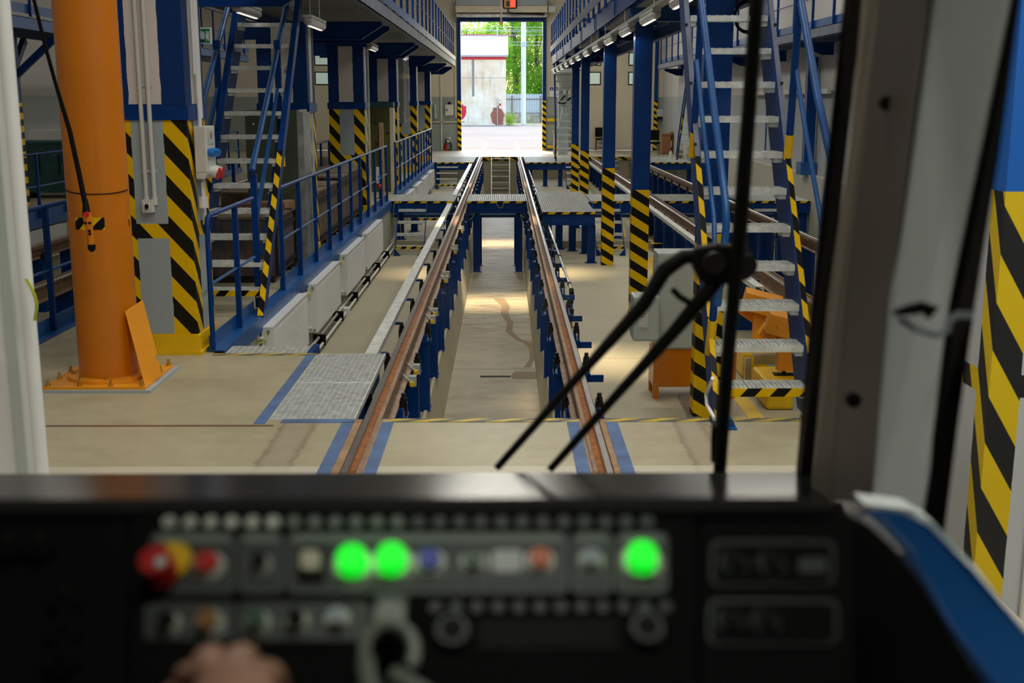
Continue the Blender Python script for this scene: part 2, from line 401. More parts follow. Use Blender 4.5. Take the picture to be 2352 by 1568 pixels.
slab('floor', 0.48, 6.4, 23.7, 42.9, -1.9, -0.79, FLOORC)
slab('floor', -0.76, 0.48, 7.28, 42.9, -1.9, -1.45, PITC)
# pit walls are thin concrete kerbs in front of the shelves
for pl in ([(-0.775, -0.925), (-0.745, -0.925), (-0.672, -1.46), (-0.775, -1.46)], [(0.495, -0.925), (0.457, -0.925), (0.405, -1.46), (0.495, -1.46)]):
    struct(MB().prism(pl, 7.29, 42.88).build('trim_1', PITW))
# concrete facing below the left railing and on the side walls of the sunken bay
slab('trim_2', -2.375, -2.305, 9.28, 42.88, -1.0, -0.13, BASEW)
CEIL = plain('ceiling_paint', (0.45, 0.43, 0.38), 0.8, 0, 0.05, 1)
slab('ceiling', -12.8, 6.6, -7.2, 48.9, 7.2, 7.4, CEIL)
w = slab('wall_right', 6.4, 6.6, -7.0, 48.5, -0.94, 7.2, WALLR)
slab('trim_3', 6.22, 6.4, 7.28, 42.9, -0.94, 0.50, BASEW)
slab('wall_left', -12.8, -12.6, -7.0, 48.5, 0.0, 7.2, WALLR)
slab('wall_back', -12.6, 6.4, -7.2, -7.0, 0.0, 7.2, WALLR)
# far wall with the gate opening
GX0, GX1, GZ = -1.83, 1.64, 5.08
wf = MB().box(-12.6, -7.95, YG, YG + 0.4, 0, 7.2).box(-4.15, GX0, YG, YG + 0.4, 0, 7.2).box(GX1, 2.75, YG, YG + 0.4, 0, 7.2).box(6.15, 6.4, YG, YG + 0.4, 0, 7.2)
wf.box(GX0, GX1, YG, YG + 0.4, GZ, 7.2).box(-7.95, -4.15, YG, YG + 0.4, 5.0, 7.2).box(2.75, 6.15, YG, YG + 0.4, 5.0, 7.2)
struct(wf.build('wall_far', WALL))
# painted gate frame: blue above, hazard below
def gate_frame(name, x0, x1):
    m = MB()
    for a, b in ((x0 - 0.05, x0 + 0.09), (x1 - 0.09, x1 + 0.05)):
        m.box(a, b, YG - 0.10, YG + 0.45, 1.98, GZ + 0.12, 0); m.box(a, b, YG - 0.10, YG + 0.45, 0.0, 1.98, 1)
    m.box(x0 + 0.09, x1 - 0.09, YG - 0.10, YG + 0.45, GZ, GZ + 0.12, 0)
    return struct(m.build(name, [BLUE, HAZ]))
gate_frame('door_1', GX0, GX1)
# roller shutter housing above the gate
rs = thing('shutter_housing', 'cream roller shutter box with grey cover above the open gate', 'shutter', (-0.1, 48.2, 5.2))
MB().box(-1.90, 1.70, 47.75, 48.35, 5.38, 5.62).build('cream_fascia', CREAM, rs)
MB().box(-1.88, 1.68, 47.85, 48.35, 5.64, 5.90).build('grey_cover', GREY, rs)
m = MB()
for i in range(6): MB().box(-1.75 + i * 0.62, -1.45 + i * 0.62, 47.8, 47.85, 5.92, 5.98).build('black_brush', BLACK, rs)
m = MB().box(-1.88, 1.68, 48.0, 48.38, 5.215, 5.34)
for i in range(8): m.box(-1.6 + i * 0.42, -1.57 + i * 0.42, 47.96, 48.0, 5.23, 5.33)
m.build('guide_channel', TIN, rs)
MB().tube([(0.2, 47.72, 5.6), (0.15, 47.7, 5.4), (0.3, 47.8, 5.33), (1.2, 47.85, 5.32), (1.6, 47.9, 5.30)], 0.025, 8).build('cable', BLACK, rs, smooth=True)
# folding neighbour doors
def side_doors(name, x0, x1, n, label):
    d = thing(name, label, 'door', ((x0 + x1) / 2, YG + 0.1, 0)); del d['category']; d['kind'] = 'structure'
    wd = (x1 - x0) / n
    for i in range(n):
        a = x0 + i * wd + 0.025; b = x0 + (i + 1) * wd - 0.025
        p = MB().box(a, b, YG + 0.05, YG + 0.15, 0.03, 5.0)
        for u in (a + 0.04, b - 0.07): p.box(u, u + 0.03, YG + 0.035, YG + 0.05, 0.15, 4.9)
        p.box(a + 0.04, b - 0.04, YG + 0.035, YG + 0.05, 0.12, 0.16)
        p.build('door_leaf', CREAM, d)
        for zc in (2.86, 3.62):
            q = MB().box((a + b) / 2 - 0.30, (a + b) / 2 + 0.30, YG + 0.02, YG + 0.05, zc - 0.26, zc + 0.26)
            pn = q.build('window_frame', BLACK, d)
            MB().box((a + b) / 2 - 0.26, (a + b) / 2 + 0.26, YG + 0.01, YG + 0.02, zc - 0.22, zc + 0.22).build('pane', PANEG, pn)
    for i in range(1, n):
        m = MB()
        for zz in (0.3, 2.9): m.box(x0 + i * wd - 0.07, x0 + i * wd + 0.07, YG + 0.0, YG + 0.06, zz, zz + 0.18)
        m.build('hinge', BLACK, d)
    MB().box(x0 + 0.02, x1 - 0.02, YG + 0.16, YG + 0.2, 0.0, 5.0).build('dark_gap_backing', BLACK, d)
    return d
PANEG = emit('daylight_glow_pane', (0.62, 0.78, 0.72), 0.25)  # panes glow by emission to imitate daylight behind them
side_doors('door_2', 2.75, 6.15, 2, 'cream folding gate of the right hand bay, closed')
side_doors('door_3', -7.95, -4.15, 3, 'cream folding gate of the left hand bay, closed')
gate_frame('trim_5', 2.75, 6.15)

# ================================================================== ceiling lamps, and added lights for roof sun
DIFF = emit('lamp_diffuser', (1.0, 0.93, 0.80), 2.2)
def ceiling_lamp(x, y, nm, sx=1.5, sy=0.6, power=LAMP_POWER, col=LAMP_COL):
    t = thing('ceiling_lamp', nm, 'lamp', (x, y, 7.0), 'ceiling lamps of the hall')
    MB().box(x - sx / 2 - 0.04, x + sx / 2 + 0.04, y - sy / 2 - 0.04, y + sy / 2 + 0.04, 7.06, 7.19).build('housing', PLASTIC, t)
    MB().box(x - sx / 2, x + sx / 2, y - sy / 2, y + sy / 2, 7.03, 7.06).build('diffuser', DIFF, t)
    a = area_light('lamp_light', (0, 0, 0.0), sx, sy, power, col); a.parent = t; BASE[a.name] = Vector((x, y, 7.0))
    return t
k = 0
LY = (-2.5, 3.5, 9.5, 16.0, 22.5, 29.7, 36.0, 43.0)
for y in LY:
    for x, s_, pw in ((-9.5, 'above the far left aisle', .12), (-5.9, 'above the left hand track', .15), (-0.15, 'above the middle track', 1.25), (3.9, 'above the right hand track', .8)):
        ceiling_lamp(x, y, 'flat ceiling lamp %s, %s row from the rear wall' % (s_, ORD[LY.index(y)]), power=LAMP_POWER * pw * (2.2 if (x > 3 and y < 4) else 1))
# added narrow lights imitating sun through the roof; they throw the warm floor bars
def flood(y, nm, power, x=-0.15, sx=2.6):
    t = thing('sun_bar_helper', nm, 'lamp', (x, y, 6.9))
    MB().box(x - sx / 2 - 0.05, x + sx / 2 + 0.05, y - 0.13, y + 0.13, 6.90, 7.19).build('housing', GREY, t)
    MB().box(x - sx / 2, x + sx / 2, y - 0.08, y + 0.08, 6.885, 6.90).build('lens', DIFF, t)
    a = area_light('sun_bar_light', (0, 0, -0.02), sx, 0.16, power, (1.0, 0.80, 0.52), spread=math.radians(17)); a.parent = t
    return t

# ================================================================== rails
FILL = plain('tan_rail_filler', (0.36, 0.24, 0.15), 0.8, 0, 0.25, 8)
FILL.node_tree.nodes['Principled BSDF'].inputs['Specular IOR Level'].default_value = 0.1
def rail_profile(g, s):
    """g gauge line, s = -1 for a left rail (head to the left of its gauge line)"""
    p = [(0.0, -0.012), (0.006, 0.0), (0.040, 0.0), (0.048, -0.012), (0.048, -0.035), (0.020, -0.055), (0.014, -0.150), (0.090, -0.168), (0.090, -0.182),
         (-0.095, -0.182), (-0.095, -0.168), (-0.020, -0.150), (-0.024, -0.070), (-0.070, -0.055), (-0.070, -0.008), (-0.062, -0.004), (-0.044, -0.004), (-0.040, -0.018), (-0.006, -0.018)]
    mi = [0] * len(p)
    mi[0] = 1; mi[1] = 1; mi[2] = 1; mi[17] = 2; mi[16] = 2; mi[18] = 2
    return [(g + s * a, b) for a, b in p], mi
def rail(g, s, y0, y1, label, bend=None):
    poly, mi = rail_profile(g, s)
    m = MB().prism(poly, y0, y1, 'y', mis=mi)
    if bend:
        pts = []
        for i in range(25):
            a = i / 24 * math.radians(78); R_ = bend; pts.append((-(R_ - R_ * math.cos(a)), y1 + R_ * math.sin(a)))
        for i in range(24):
            (a0, b0), (a1, b1) = pts[i], pts[i + 1]
            m.add([(g - 0.05 + a0, b0, 0.004), (g + 0.05 + a0, b0, 0.004), (g + 0.05 + a1, b1, 0.004), (g - 0.05 + a1, b1, 0.004)], [(0, 1, 2, 3)], 3)
        m.box(g - 0.11, g - 0.06, 49.5, y1, -0.01, 0.002, 3).box(g + 0.06, g + 0.11, 49.5, y1, -0.01, 0.002, 3)
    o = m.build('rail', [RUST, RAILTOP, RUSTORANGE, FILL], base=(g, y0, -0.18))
    return tag(o, label, 'rail', None)
GL, GR = -0.860, 0.556
rail(GL, -1, 1.0, 55.5, 'left rail of the middle track running out through the open gate', 26.0)
rail(GR, 1, 1.0, 55.5, 'right rail of the middle track running out through the open gate', 27.4)
rail(3.15, -1, -6.9, 48.4, 'left rail of the right hand track behind the striped posts')
rail(4.60, 1, -6.9, 48.4, 'right rail of the right hand track beside the side wall')
rail(-6.62, -1, 7.3, 48.4, 'outer rail of the left hand track beyond the orange column')
rail(-5.17, 1, 7.3, 48.4, 'inner rail of the left hand track beyond the orange column')
# tan filler and blue paint beside the embedded rails
m = MB()
for a, b in ((-0.958, -0.909), (-0.788, -0.774), (0.470, 0.484), (0.605, 0.642)): m.box(a, b, 1.0, 7.28, -0.3, -0.001)
m.box(-0.958, -0.774, 1.0, 7.28, -0.4, -0.2).box(0.470, 0.642, 1.0, 7.28, -0.4, -0.2)
struct(m.build('trim_6', FILL))
m = MB()
for a, b in ((-1.03, -0.955), (-0.776, -0.702), (0.395, 0.472), (0.640, 0.716)): m.box(a, b, 1.0, 7.20, 0.0, 0.003)
m.box(-1.585, -1.512, 7.17, 9.26, 0.0, 0.003); m.box(-1.42, -0.955, 7.19, 7.275, 0.0, 0.003)
struct(m.build('trim_7', FLOORBLUE))
m = MB().box(-0.745, 0.47, 7.205, 7.278, 0.001, 0.004).box(0.645, 2.02, 7.205, 7.278, 0.001, 0.004).box(-2.34, -1.50, 9.205, 9.268, 0.001, 0.004)
struct(m.build('trim_8', HAZFLAT))
MB_ = MB().box(-0.76, 0.49, 42.86, 42.90, -0.14, 0.0).box(1.0, 6.2, 42.86, 42.90, -0.12, 0.0)
struct(MB_.build('trim_9', HAZ))
# pit end wall fittings, pit drain
m = MB()
for i in range(26): m.box(-0.30 + i * 0.0145, -0.292 + i * 0.0145, 14.55, 14.63, -1.45, -1.446)
m.box(-0.31, 0.08, 14.545, 14.635, -1.4495, -1.448)
tag(m.build('floor_drain', BLACK, base=(-0.12, 14.6, -1.45)), 'narrow black drain slot across the pit floor', 'drain')
STAIN = plain('brown_puddle_stain', (0.20, 0.13, 0.055), 0.6, 0, 0.15, 3)
m = MB()
for poly in ([(0.085, 14.52), (0.12, 14.46), (0.42, 14.47), (0.425, 14.86), (0.14, 14.88), (0.10, 14.75)],):
    m.add([(a, b, -1.4485) for a, b in poly], [tuple(range(len(poly)))])
pts = [(-0.10, 20.6, .10), (0.02, 19.8, .07), (0.0, 19.0, .06), (0.09, 18.3, .05), (0.07, 17.6, .05), (0.14, 17.2, .05), (0.22, 16.9, .05), (0.33, 16.75, .07), (0.40, 16.3, .05), (0.37, 15.6, .03), (0.30, 15.1, .05)]
for i in range(len(pts) - 1):
    (a, b, w0), (c, d, w1) = pts[i], pts[i + 1]
    m.add([(a - w0, b, -1.4488), (a + w0, b, -1.4488), (c + w1, d, -1.4488), (c - w1, d, -1.4488)], [(0, 1, 2, 3)])
tag(m.build('water_stain', STAIN, base=(0.2, 15, -1.45)), 'brown dried puddle and trickle on the pit floor beside the drain', 'stain', kind='stuff')

# ================================================================== rail support posts
def make_post(x, y, label, group, bottom=-0.94, stub=0):
    t = thing('rail_support_post', label, 'post', (x, y, bottom), group)
    m = MB().box(x - 0.135, x + 0.135, y - 0.075, y - 0.06, bottom, -0.27).box(x - 0.135, x + 0.135, y + 0.06, y + 0.075, bottom, -0.27).box(x - 0.13, x + 0.13, y - 0.06, y + 0.06, bottom, -0.27)
    m.box(x - 0.145, x + 0.145, y - 0.10, y + 0.10, bottom, bottom + 0.015)
    m.build('column', BLUE, t)
    m = MB().box(x - 0.155, x + 0.155, y - 0.095, y + 0.095, -0.27, -0.245)
    m.box(x - 0.12, x + 0.12, y - 0.085, y + 0.085, -0.245, -0.188)
    m.build('cap_plate', BLUE, t)
    for s in (-1, 1):
        c = MB().box(x + s * 0.100, x + s * 0.150, y - 0.035, y + 0.035, -0.185, -0.150)
        c.box(x + s * 0.097, x + s * 0.112, y - 0.035, y + 0.035, -0.188, -0.135); c.box(x + s * 0.138, x + s * 0.152, y - 0.035, y + 0.035, -0.240, -0.150)
        k = c.build('rail_clamp', DARKSTEEL, t)
        MB().cyl((x + s * 0.125, y, -0.150), (x + s * 0.125, y, -0.115), 0.026, 6).cyl((x + s * 0.125, y, -0.115), (x + s * 0.125, y, -0.085), 0.017, 8).build('bolt', DARKSTEEL, k)
    if stub:
        MB().box(x + 0.136, x + 0.27, y - 0.04, y - 0.02, -0.33, -0.27).build('bracket', BLUE, t)
    return t
PX_L, PX_R = GL - 0.0, GR + 0.0
rows = [
    (GL - 0.0, 8.30, 1.385, 25, 'under the left rail of the middle track', 0),
    (GR + 0.01, 8.30, 1.385, 25, 'under the right rail of the middle track', 1),
    (3.13, 9.6, 1.385, 24, 'under the left rail of the right hand track', 0),
    (4.62, 9.6, 1.385, 24, 'under the right rail of the right hand track', 0),
    (-5.16, 9.6, 1.385, 9, 'under the inner rail of the left hand track', 0),
    (-6.63, 9.6, 1.385, 9, 'under the outer rail of the left hand track', 0)]
for x, y0, dy, n, txt, stub in rows:
    for bottom in ((-0.94, -0.79) if x > -3 else (-0.94,)):
        proto = None
        for i in range(n):
            y = y0 + dy * i
            if (bottom == -0.94) != (y < 23.6 or x < -3): continue
            lab = 'blue post %s, %s from the near end' % (txt, ORD[i])
            if proto is None: proto = make_post(x, y, lab, 'blue posts ' + txt, bottom, stub)
            else: copy_tree(proto, (x, y, bottom), lab)

# cable trays, conduit, couplings
def tray(x, y0, y1, label, s=1):
    t = thing('cable_tray', label, 'cable tray', (x, y0, -0.1))
    MB().box(x - 0.05, x + 0.05, y0, y1, -0.050, -0.042).box(x - 0.05, x - 0.046, y0, y1, -0.10, -0.05).box(x + 0.046, x + 0.05, y0, y1, -0.10, -0.05).build('channel', GALV, t)
    n = int((y1 - y0) / 1.385)
    for i in range(n):
        y = y0 + 0.5 + i * 1.385
        m = MB().box(x - 0.05, x + s * 0.105, y - 0.02, y + 0.02, -0.125, -0.101); m.build('bracket', BLUE, t)
    return t
tray(-1.10, 9.30, 41.5, 'galvanised cable tray along the outside of the left rail')
tray(2.86, 13.0, 41.5, 'galvanised cable tray beside the left rail of the right hand track')
t = thing('water_pipe', 'slim grey pipe held on blue brackets beside the right rail', 'pipe', (0.81, 14.0, -0.25))
MB().cyl((0.81, 14.05, -0.245), (0.81, 21.45, -0.245), 0.016, 10).build('pipe_run', GALV, t, smooth=True); MB().cyl((0.81, 26.5, -0.245), (0.81, 38.9, -0.245), 0.016, 10).build('pipe_run', GALV, t, smooth=True)
for y in (14.45, 15.8, 17.1, 18.5, 19.9, 21.2, 27.2, 29.0, 31.0, 33.5, 36.0):
    i = int(y * 2)
    MB().cyl((0.81, y, -0.245), (0.81, y + 0.10, -0.245), 0.026, 10).build('collar', PLASTIC if i % 2 else DARKSTEEL, t)
MB().cyl((0.81, 14.05, -0.245), (0.81, 13.98, -0.28), 0.03, 10).cyl((0.81, 13.98, -0.28), (0.81, 13.98, -0.40), 0.032, 10, 0.022).cyl((0.81, 13.98, -0.47), (0.81, 13.98, -0.62), 0.032, 10, 0.02).build('black_coupling', BLACK, t)
MB().cyl((0.81, 13.98, -0.40), (0.81, 13.98, -0.47), 0.018, 10).build('blue_sleeve', SKYBLUE, t)
MB().cyl((0.81, 13.98, -0.62), (0.81, 13.98, -0.72), 0.014, 8).box(0.82, 0.88, 13.96, 14.0, -0.70, -0.68).build('brass_nozzle', BRASS, t)
def coupling(y, label):
    x = -0.735
    t = thing('air_coupling', label, 'coupling', (x, y, -0.2), 'air couplings along the left rail')
    MB().box(x - 0.02, x + 0.035, y - 0.005, y + 0.07, -0.22, -0.14).build('socket_body', GREY, t)
    MB().tube([(x - 0.01, y, -0.18), (x - 0.06, y - 0.01, -0.13), (x - 0.085, y + 0.02, -0.125)], 0.011, 8).build('lever', LGREY, t, smooth=True)
    MB().cyl((x, y - 0.005, -0.19), (x + 0.01, y - 0.045, -0.195), 0.02, 10).build('yellow_knob', YELLOW, t, smooth=True)
    return t
for i, y in enumerate((9.05, 9.46, 11.72, 12.14, 14.45, 14.85, 17.25, 17.65, 20.0, 20.4)):
    coupling(y, 'small yellow-knobbed air coupling at the left rail, %s one from the tram' % ORD[i])

# ================================================================== near gratings
t = thing('floor_grating', 'walk-on steel grating set in the slab beside the left rail', 'grating', (-1.2, 8.3, 0))
g = MB(); grating(g, -1.505, -0.965, 7.29, 8.26, 0.0, 'y', 0.038, 0.030, 0.020, 0.0035, 0.007); grating(g, -1.505, -0.965, 8.30, 9.27, 0.0, 'y', 0.038, 0.030, 0.020, 0.0035, 0.007)
g.build('grating_bars', GALV, t)
MB().box(-1.508, -0.962, 7.281, 7.289, -0.03, 0.0).box(-1.508, -0.962, 8.27, 8.29, -0.03, 0.0).box(-0.964, -0.957, 7.281, 9.27, -0.035, 0.002).box(-1.509, -1.506, 7.281, 9.27, -0.03, 0.0).build('frame', GALV, t)
m = MB()
for y in (7.5, 8.28, 9.1): m.box(-1.505, -1.0, y - 0.04, y + 0.04, -0.14, -0.04)
for x in (-1.4, -1.05): m.box(x - 0.04, x + 0.04, 7.3, 9.25, -0.22, -0.14)
m.box(-1.50, -0.98, 7.35, 7.95, -0.36, -0.30).box(-1.50, -0.98, 8.35, 8.9, -0.36, -0.30)
m.build('support_beam', LBLUE, t)
t = thing('floor_grating', 'short steel grating strip in front of the nearest radiator', 'grating', (-1.9, 9.4, 0))
g = MB(); grating(g, -2.26, -1.60, 9.29, 9.60, -0.005, 'x', 0.03, 0.05, 0.03, 0.004, 0.006); g.build('grating_bars', GALV, t)
MB().box(-1.60, -1.55, 9.275, 9.66, -0.08, 0.0).build('end_plate', BLUE, t)

# ================================================================== work platforms at rail height
def platform(x0, x1, y0, y1, label, legs, leg_bottom=-0.79, front_tape=True, along='y', sp=0.04, crossbeam=True):
    t = thing('work_platform', label, 'platform', ((x0 + x1) / 2, y0, leg_bottom))
    g = MB(); grating(g, x0, x1, y0 + 0.01, y1, 0.0, along, sp, 0.1, 0.03, 0.006, 0.010); g.build('grating_bars', GALV, t)
    m = MB().box(x0, x1, y0 + 0.03, y0 + 0.10, -0.24, -0.035).box(x0, x1, y0 + 0.02, y0 + 0.11, -0.245, -0.235)
    m.box(x0, x1, y1 - 0.10, y1 - 0.03, -0.24, -0.035)
    for x in (x0 + 0.04, x1 - 0.04): m.box(x - 0.03, x + 0.03, y0 + 0.1, y1 - 0.1, -0.16, -0.035)
    m.build('edge_beam', BLUE, t)
    if front_tape: MB().box(x0, x1, y0 - 0.004, y0 + 0.008, -0.04, 0.002).build('warning_tape', HAZEDGE, t)
    for (lx, ly, lb) in legs:
        l = MB().box(lx - 0.07, lx + 0.07, ly - 0.008, ly + 0.008, lb, -0.245).box(lx - 0.07, lx - 0.055, ly - 0.06, ly + 0.06, lb, -0.245).box(lx + 0.055, lx + 0.07, ly - 0.06, ly + 0.06, lb, -0.245)
        l.box(lx - 0.11, lx + 0.11, ly - 0.09, ly + 0.09, lb, lb + 0.012); l.build('leg', BLUE, t)
    return t
YP0, YP1 = 23.86, 25.65
def xs_pipe(t, x0, x1):
    MB().cyl((x0, YP0 + 0.45, -0.33), (x1, YP0 + 0.45, -0.33), 0.045, 12).build('blue_pipe', LBLUE, t, smooth=True)
    m = MB()
    n = int((x1 - x0) / 0.11)
    for i in range(n): m.box(x0 + i * 0.11, x0 + i * 0.11 + 0.07, YP0 + 0.30, YP0 + 0.31, -0.275, -0.25)
    m.box(x0, x1, YP0 + 0.31, YP0 + 0.34, -0.285, -0.24); m.build('perforated_tray', TIN, t)
a = platform(-2.34, -1.02, YP0, YP1, 'grating platform left of the middle track at the halfway crossing', [(-2.12, YP0 + 0.15, -0.94 + 0.15), (-1.95, YP1 - 0.15, -0.79), (-1.12, YP0 + 0.15, -0.79)]); xs_pipe(a, -2.3, -1.2)
a = platform(-0.755, 0.455, YP0, YP1, 'grating platform bridging the pit between the middle rails', [(-0.57, YP0 + 0.10, -1.45), (0.30, YP0 + 0.10, -1.45), (-0.55, YP1 - 0.7, -1.45), (0.28, YP1 - 0.7, -1.45)], -1.45); xs_pipe(a, -0.72, 0.44)
platform(0.70, 1.66, 21.48, 23.80, 'protruding grating platform right of the middle track', [(1.60, 21.56, -0.94), (0.80, 21.56, -0.94), (1.58, 22.9, -0.94), (1.1, 23.6, -0.94), (1.35, 23.3, -0.94)], -0.94)
platform(0.70, 1.72, 23.86, 26.4, 'grating platform right of the middle track behind the protruding one', [(0.8, 26.2, -0.79), (1.6, 26.2, -0.79)], front_tape=False)
a = platform(1.76, 2.80, YP0, YP1, 'grating platform between the striped posts and the right hand track', [(2.35, YP0 + 0.4, -0.79), (2.72, YP0 + 0.15, -0.79)]); xs_pipe(a, 1.8, 2.78)
a = platform(3.24, 4.50, YP0, YP1, 'grating platform between the rails of the right hand track', [(3.4, YP0 + 0.15, -0.79), (4.35, YP0 + 0.15, -0.79)]); xs_pipe(a, 3.3, 4.45)
a = platform(4.78, 6.2, YP0, YP1, 'grating platform between the right hand track and the side wall', [(4.95, YP0 + 0.15, -0.79), (5.6, YP0 + 0.15, -0.79), (6.1, YP0 + 0.15, -0.79)]); xs_pipe(a, 4.8, 6.2)
YF0, YF1 = 38.96, 42.85
platform(-2.34, -1.02, YF0, YF1, 'far grating platform left of the middle track near the open gate', [(-1.18, YF0 + 0.15, -0.79), (-2.2, YF0 + 0.15, -0.79)])
platform(0.70, 2.80, YF0, YF1, 'far grating platform right of the middle track near the open gate', [(0.85, YF0 + 0.15, -0.79), (1.35, YF0 + 0.15, -0.79), (1.85, YF0 + 0.15, -0.79), (2.6, YF0 + 0.15, -0.79)])
platform(4.78, 6.2, YF0, YF1, 'far grating platform at the end of the right hand side wall', [(4.95, YF0 + 0.15, -0.79), (6.1, YF0 + 0.15, -0.79)])
# yellow green earth wires on the platform edges
def wire(name, pts, label, r=0.006, mat=None, cat='wire'):
    P = []
    for i in range(len(pts) - 1):
        a, b = Vector(pts[i]), Vector(pts[i + 1])
        p0 = Vector(pts[i - 1]) if i else a; p3 = Vector(pts[i + 2]) if i + 2 < len(pts) else b
        for k in range(5):
            t = k / 5; P.append(0.5 * ((2 * a) + (b - p0) * t + (2 * p0 - 5 * a + 4 * b - p3) * t * t + (3 * a - p0 - 3 * b + p3) * t ** 3))
    P.append(Vector(pts[-1]))
    o = MB().tube(P, r, 6).build(name, mat or YGREEN, base=pts[0], smooth=True); return tag(o, label, cat)
yy = YP0 - 0.01
wire('earth_wire', [(-0.16, yy, -0.02), (-0.13, yy - 0.02, -0.10), (-0.05, yy - 0.02, -0.13), (0.0, yy, -0.03)], 'small yellow-green wire loop on the edge of the pit crossing')
wire('earth_wire', [(0.45, yy, -0.03), (0.50, yy - 0.03, -0.2), (0.40, yy - 0.03, -0.32), (0.33, yy, -0.26)], 'yellow-green wire loop hanging at the right end of the pit crossing')
wire('earth_wire', [(-0.78, yy, -0.40), (-0.66, yy - 0.03, -0.34), (-0.60, yy, -0.24)], 'yellow-green wire at the left leg of the pit crossing')
wire('earth_wire', [(0.33, yy, -0.26), (0.38, yy - 0.03, -0.45), (0.52, yy - 0.02, -0.58)], 'yellow-green wire sagging beside the right leg of the pit crossing')
wire('earth_wire', [(-2.22, yy, -0.02), (-2.24, yy - 0.02, -0.3), (-2.12, yy - 0.02, -0.4), (-2.1, yy, -0.9 + 0.15)], 'yellow-green wire down the left leg of the left halfway platform')

# ================================================================== small open stairs
def small_stair(x0, x1, ybase, ytop, z0, z1, n, label, ctr=True):
    t = thing('step_ladder', label, 'steps', ((x0 + x1) / 2, ybase, z0))
    for x in (x0, x1):
        MB().bar((x, ybase, z0), (x, ytop, z1), 0.014, 0.07, (0, 0, 1)).build('stringer', BLUE, t)
        s = 1 if x == x0 else -1
        MB().prism([(x, z0), (x + s * 0.12, z0), (x, z0 + 0.15)], ybase - 0.01, ybase + 0.01).build('foot', BLUE, t)
    for i in range(n):
        f = (i + 0.8) / (n + 0.4); z = z0 + (z1 - z0) * f; y = ybase + (ytop - ybase) * f
        m = MB().box(x0 + 0.01, x1 - 0.01, y - 0.10, y - 0.095, z - 0.04, z).box(x0 + 0.01, x1 - 0.01, y + 0.09, y + 0.095, z - 0.03, z)
        k = 16
        for q in range(k + 1):
            xx = x0 + 0.01 + (x1 - x0 - 0.02) * q / k; m.box(xx - 0.004, xx + 0.004, y - 0.10, y + 0.09, z - 0.025, z)
        tr = m.build('tread', GALV, t)
        if i == 0: MB().box(x0 + 0.01, x1 - 0.01, y - 0.108, y - 0.101, z - 0.05, z).build('warning_tape', HAZNOSE, tr)
    return t
small_stair(-2.12, -1.56, 22.55, YP0 - 0.03, -0.94, -0.02, 4, 'small galvanised steps up to the left halfway platform')
small_stair(-2.0, -1.36, 27.0, YP1 + 0.03, -0.79, -0.02, 3, 'small galvanised steps behind the left halfway platform')
small_stair(1.78, 2.33, 22.55, YP0 - 0.03, -0.94, -0.02, 4, 'small galvanised steps behind the second striped post')
small_stair(2.0, 2.5, 37.9, YF0 - 0.03, -0.79, -0.02, 4, 'small galvanised steps right of the paired striped posts')
small_stair(3.5, 4.1, 42.0, 42.85, -0.79, 0.0, 4, 'small galvanised steps at the far end of the right hand track')
small_stair(5.0, 5.6, 22.55, YP0 - 0.03, -0.94, -0.02, 4, 'small galvanised steps near the side wall, seen past the big stair')
small_stair(-2.2, -1.5, 37.9, YF0 - 0.03, -0.79, -0.02, 4, 'small galvanised steps below the far left platform')
t = thing('pit_ladder', 'aluminium ladder down into the far end of the pit', 'ladder', (-0.13, 42.7, -1.45))
for x in (-0.46, 0.19): MB().bar((x, 42.2, -1.45), (x, 42.80, 0.02), 0.03, 0.05, (0, 1, 0)).build('side_rail', GALV, t)
for i in range(7):
    z = -1.28 + i * 0.205; y = 42.2 + 0.60 * (z + 1.45) / 1.47
    MB().box(-0.445, 0.175, y - 0.07, y + 0.05, z - 0.03, z).build('rung', GALV, t)
flood(13.2, 'added light imitating a sun bar above the right aisle before the grey cabinet', 14, 1.45, 1.2)
flood(20.2, 'added light imitating a sun bar above the pit in front of the halfway crossing', 40)
flood(28.8, 'added light imitating a sun bar above the pit behind the halfway crossing', 45)

# ================================================================== railings
def railing(x, y0, y1, z, ys, label, base='toe', curve=False, inner=-1, h=1.1, mid=0.55, r=0.021, postw=0.045, bal=False, mat=BLUE):
    t = thing('railing', label, 'railing', (x, y0, z))
    pts = [(x, y0, z + h), (x, y1, z + h)]
    if curve: pts = [(x, y0, z + 0.02), (x, y0, z + h - 0.08), (x, y0 + 0.025, z + h - 0.02), (x, y0 + 0.09, z + h), (x, y1, z + h)]
    MB().tube(pts, r, 10).build('top_rail', mat, t, smooth=True)
    MB().cyl((x, y0, z + mid), (x, y1, z + mid), r * 0.62, 8).build('middle_rail', LBLUE, t, smooth=True)
    for y in ys:
        MB().box(x - 0.022, x + 0.022, y - postw / 2, y + postw / 2, z + 0.01, z + h - 0.01).build('upright', mat, t)
    if base == 'toe':
        MB().box(x + 0.024, x + 0.032, y0, y1, z + 0.01, z + 0.15).build('toe_plate', LBLUE if mat is BLUE else mat, t)
    if base == 'channel':
        MB().box(x - 0.06, x + 0.085, y0 + 0.01, y1, z + 0.001, z + 0.012).box(x + 0.075, x + 0.085, y0 + 0.01, y1, z - 0.13, z + 0.001).build('edge_channel', LBLUE, t)
        MB().box(x - 0.034, x - 0.024, y0, y1, z + 0.012, z + 0.13).build('toe_plate', LBLUE, t)
    return t
XR = -2.36
railing(XR, 9.34, 11.05, 0.0, [10.32], 'blue tubular railing with a rounded corner at the foot of the left stair', 'channel', True)
railing(XR, 12.42, 23.82, 0.0, [12.44, 13.56, 14.72, 15.9, 17.0, 18.2, 19.35, 20.5, 21.6, 22.7, 23.8], 'long blue railing above the radiators', 'channel')
railing(XR, 25.72, 38.6, 0.0, [25.74 + i * 1.165 for i in range(12)], 'blue railing beyond the halfway crossing on the left', 'channel')
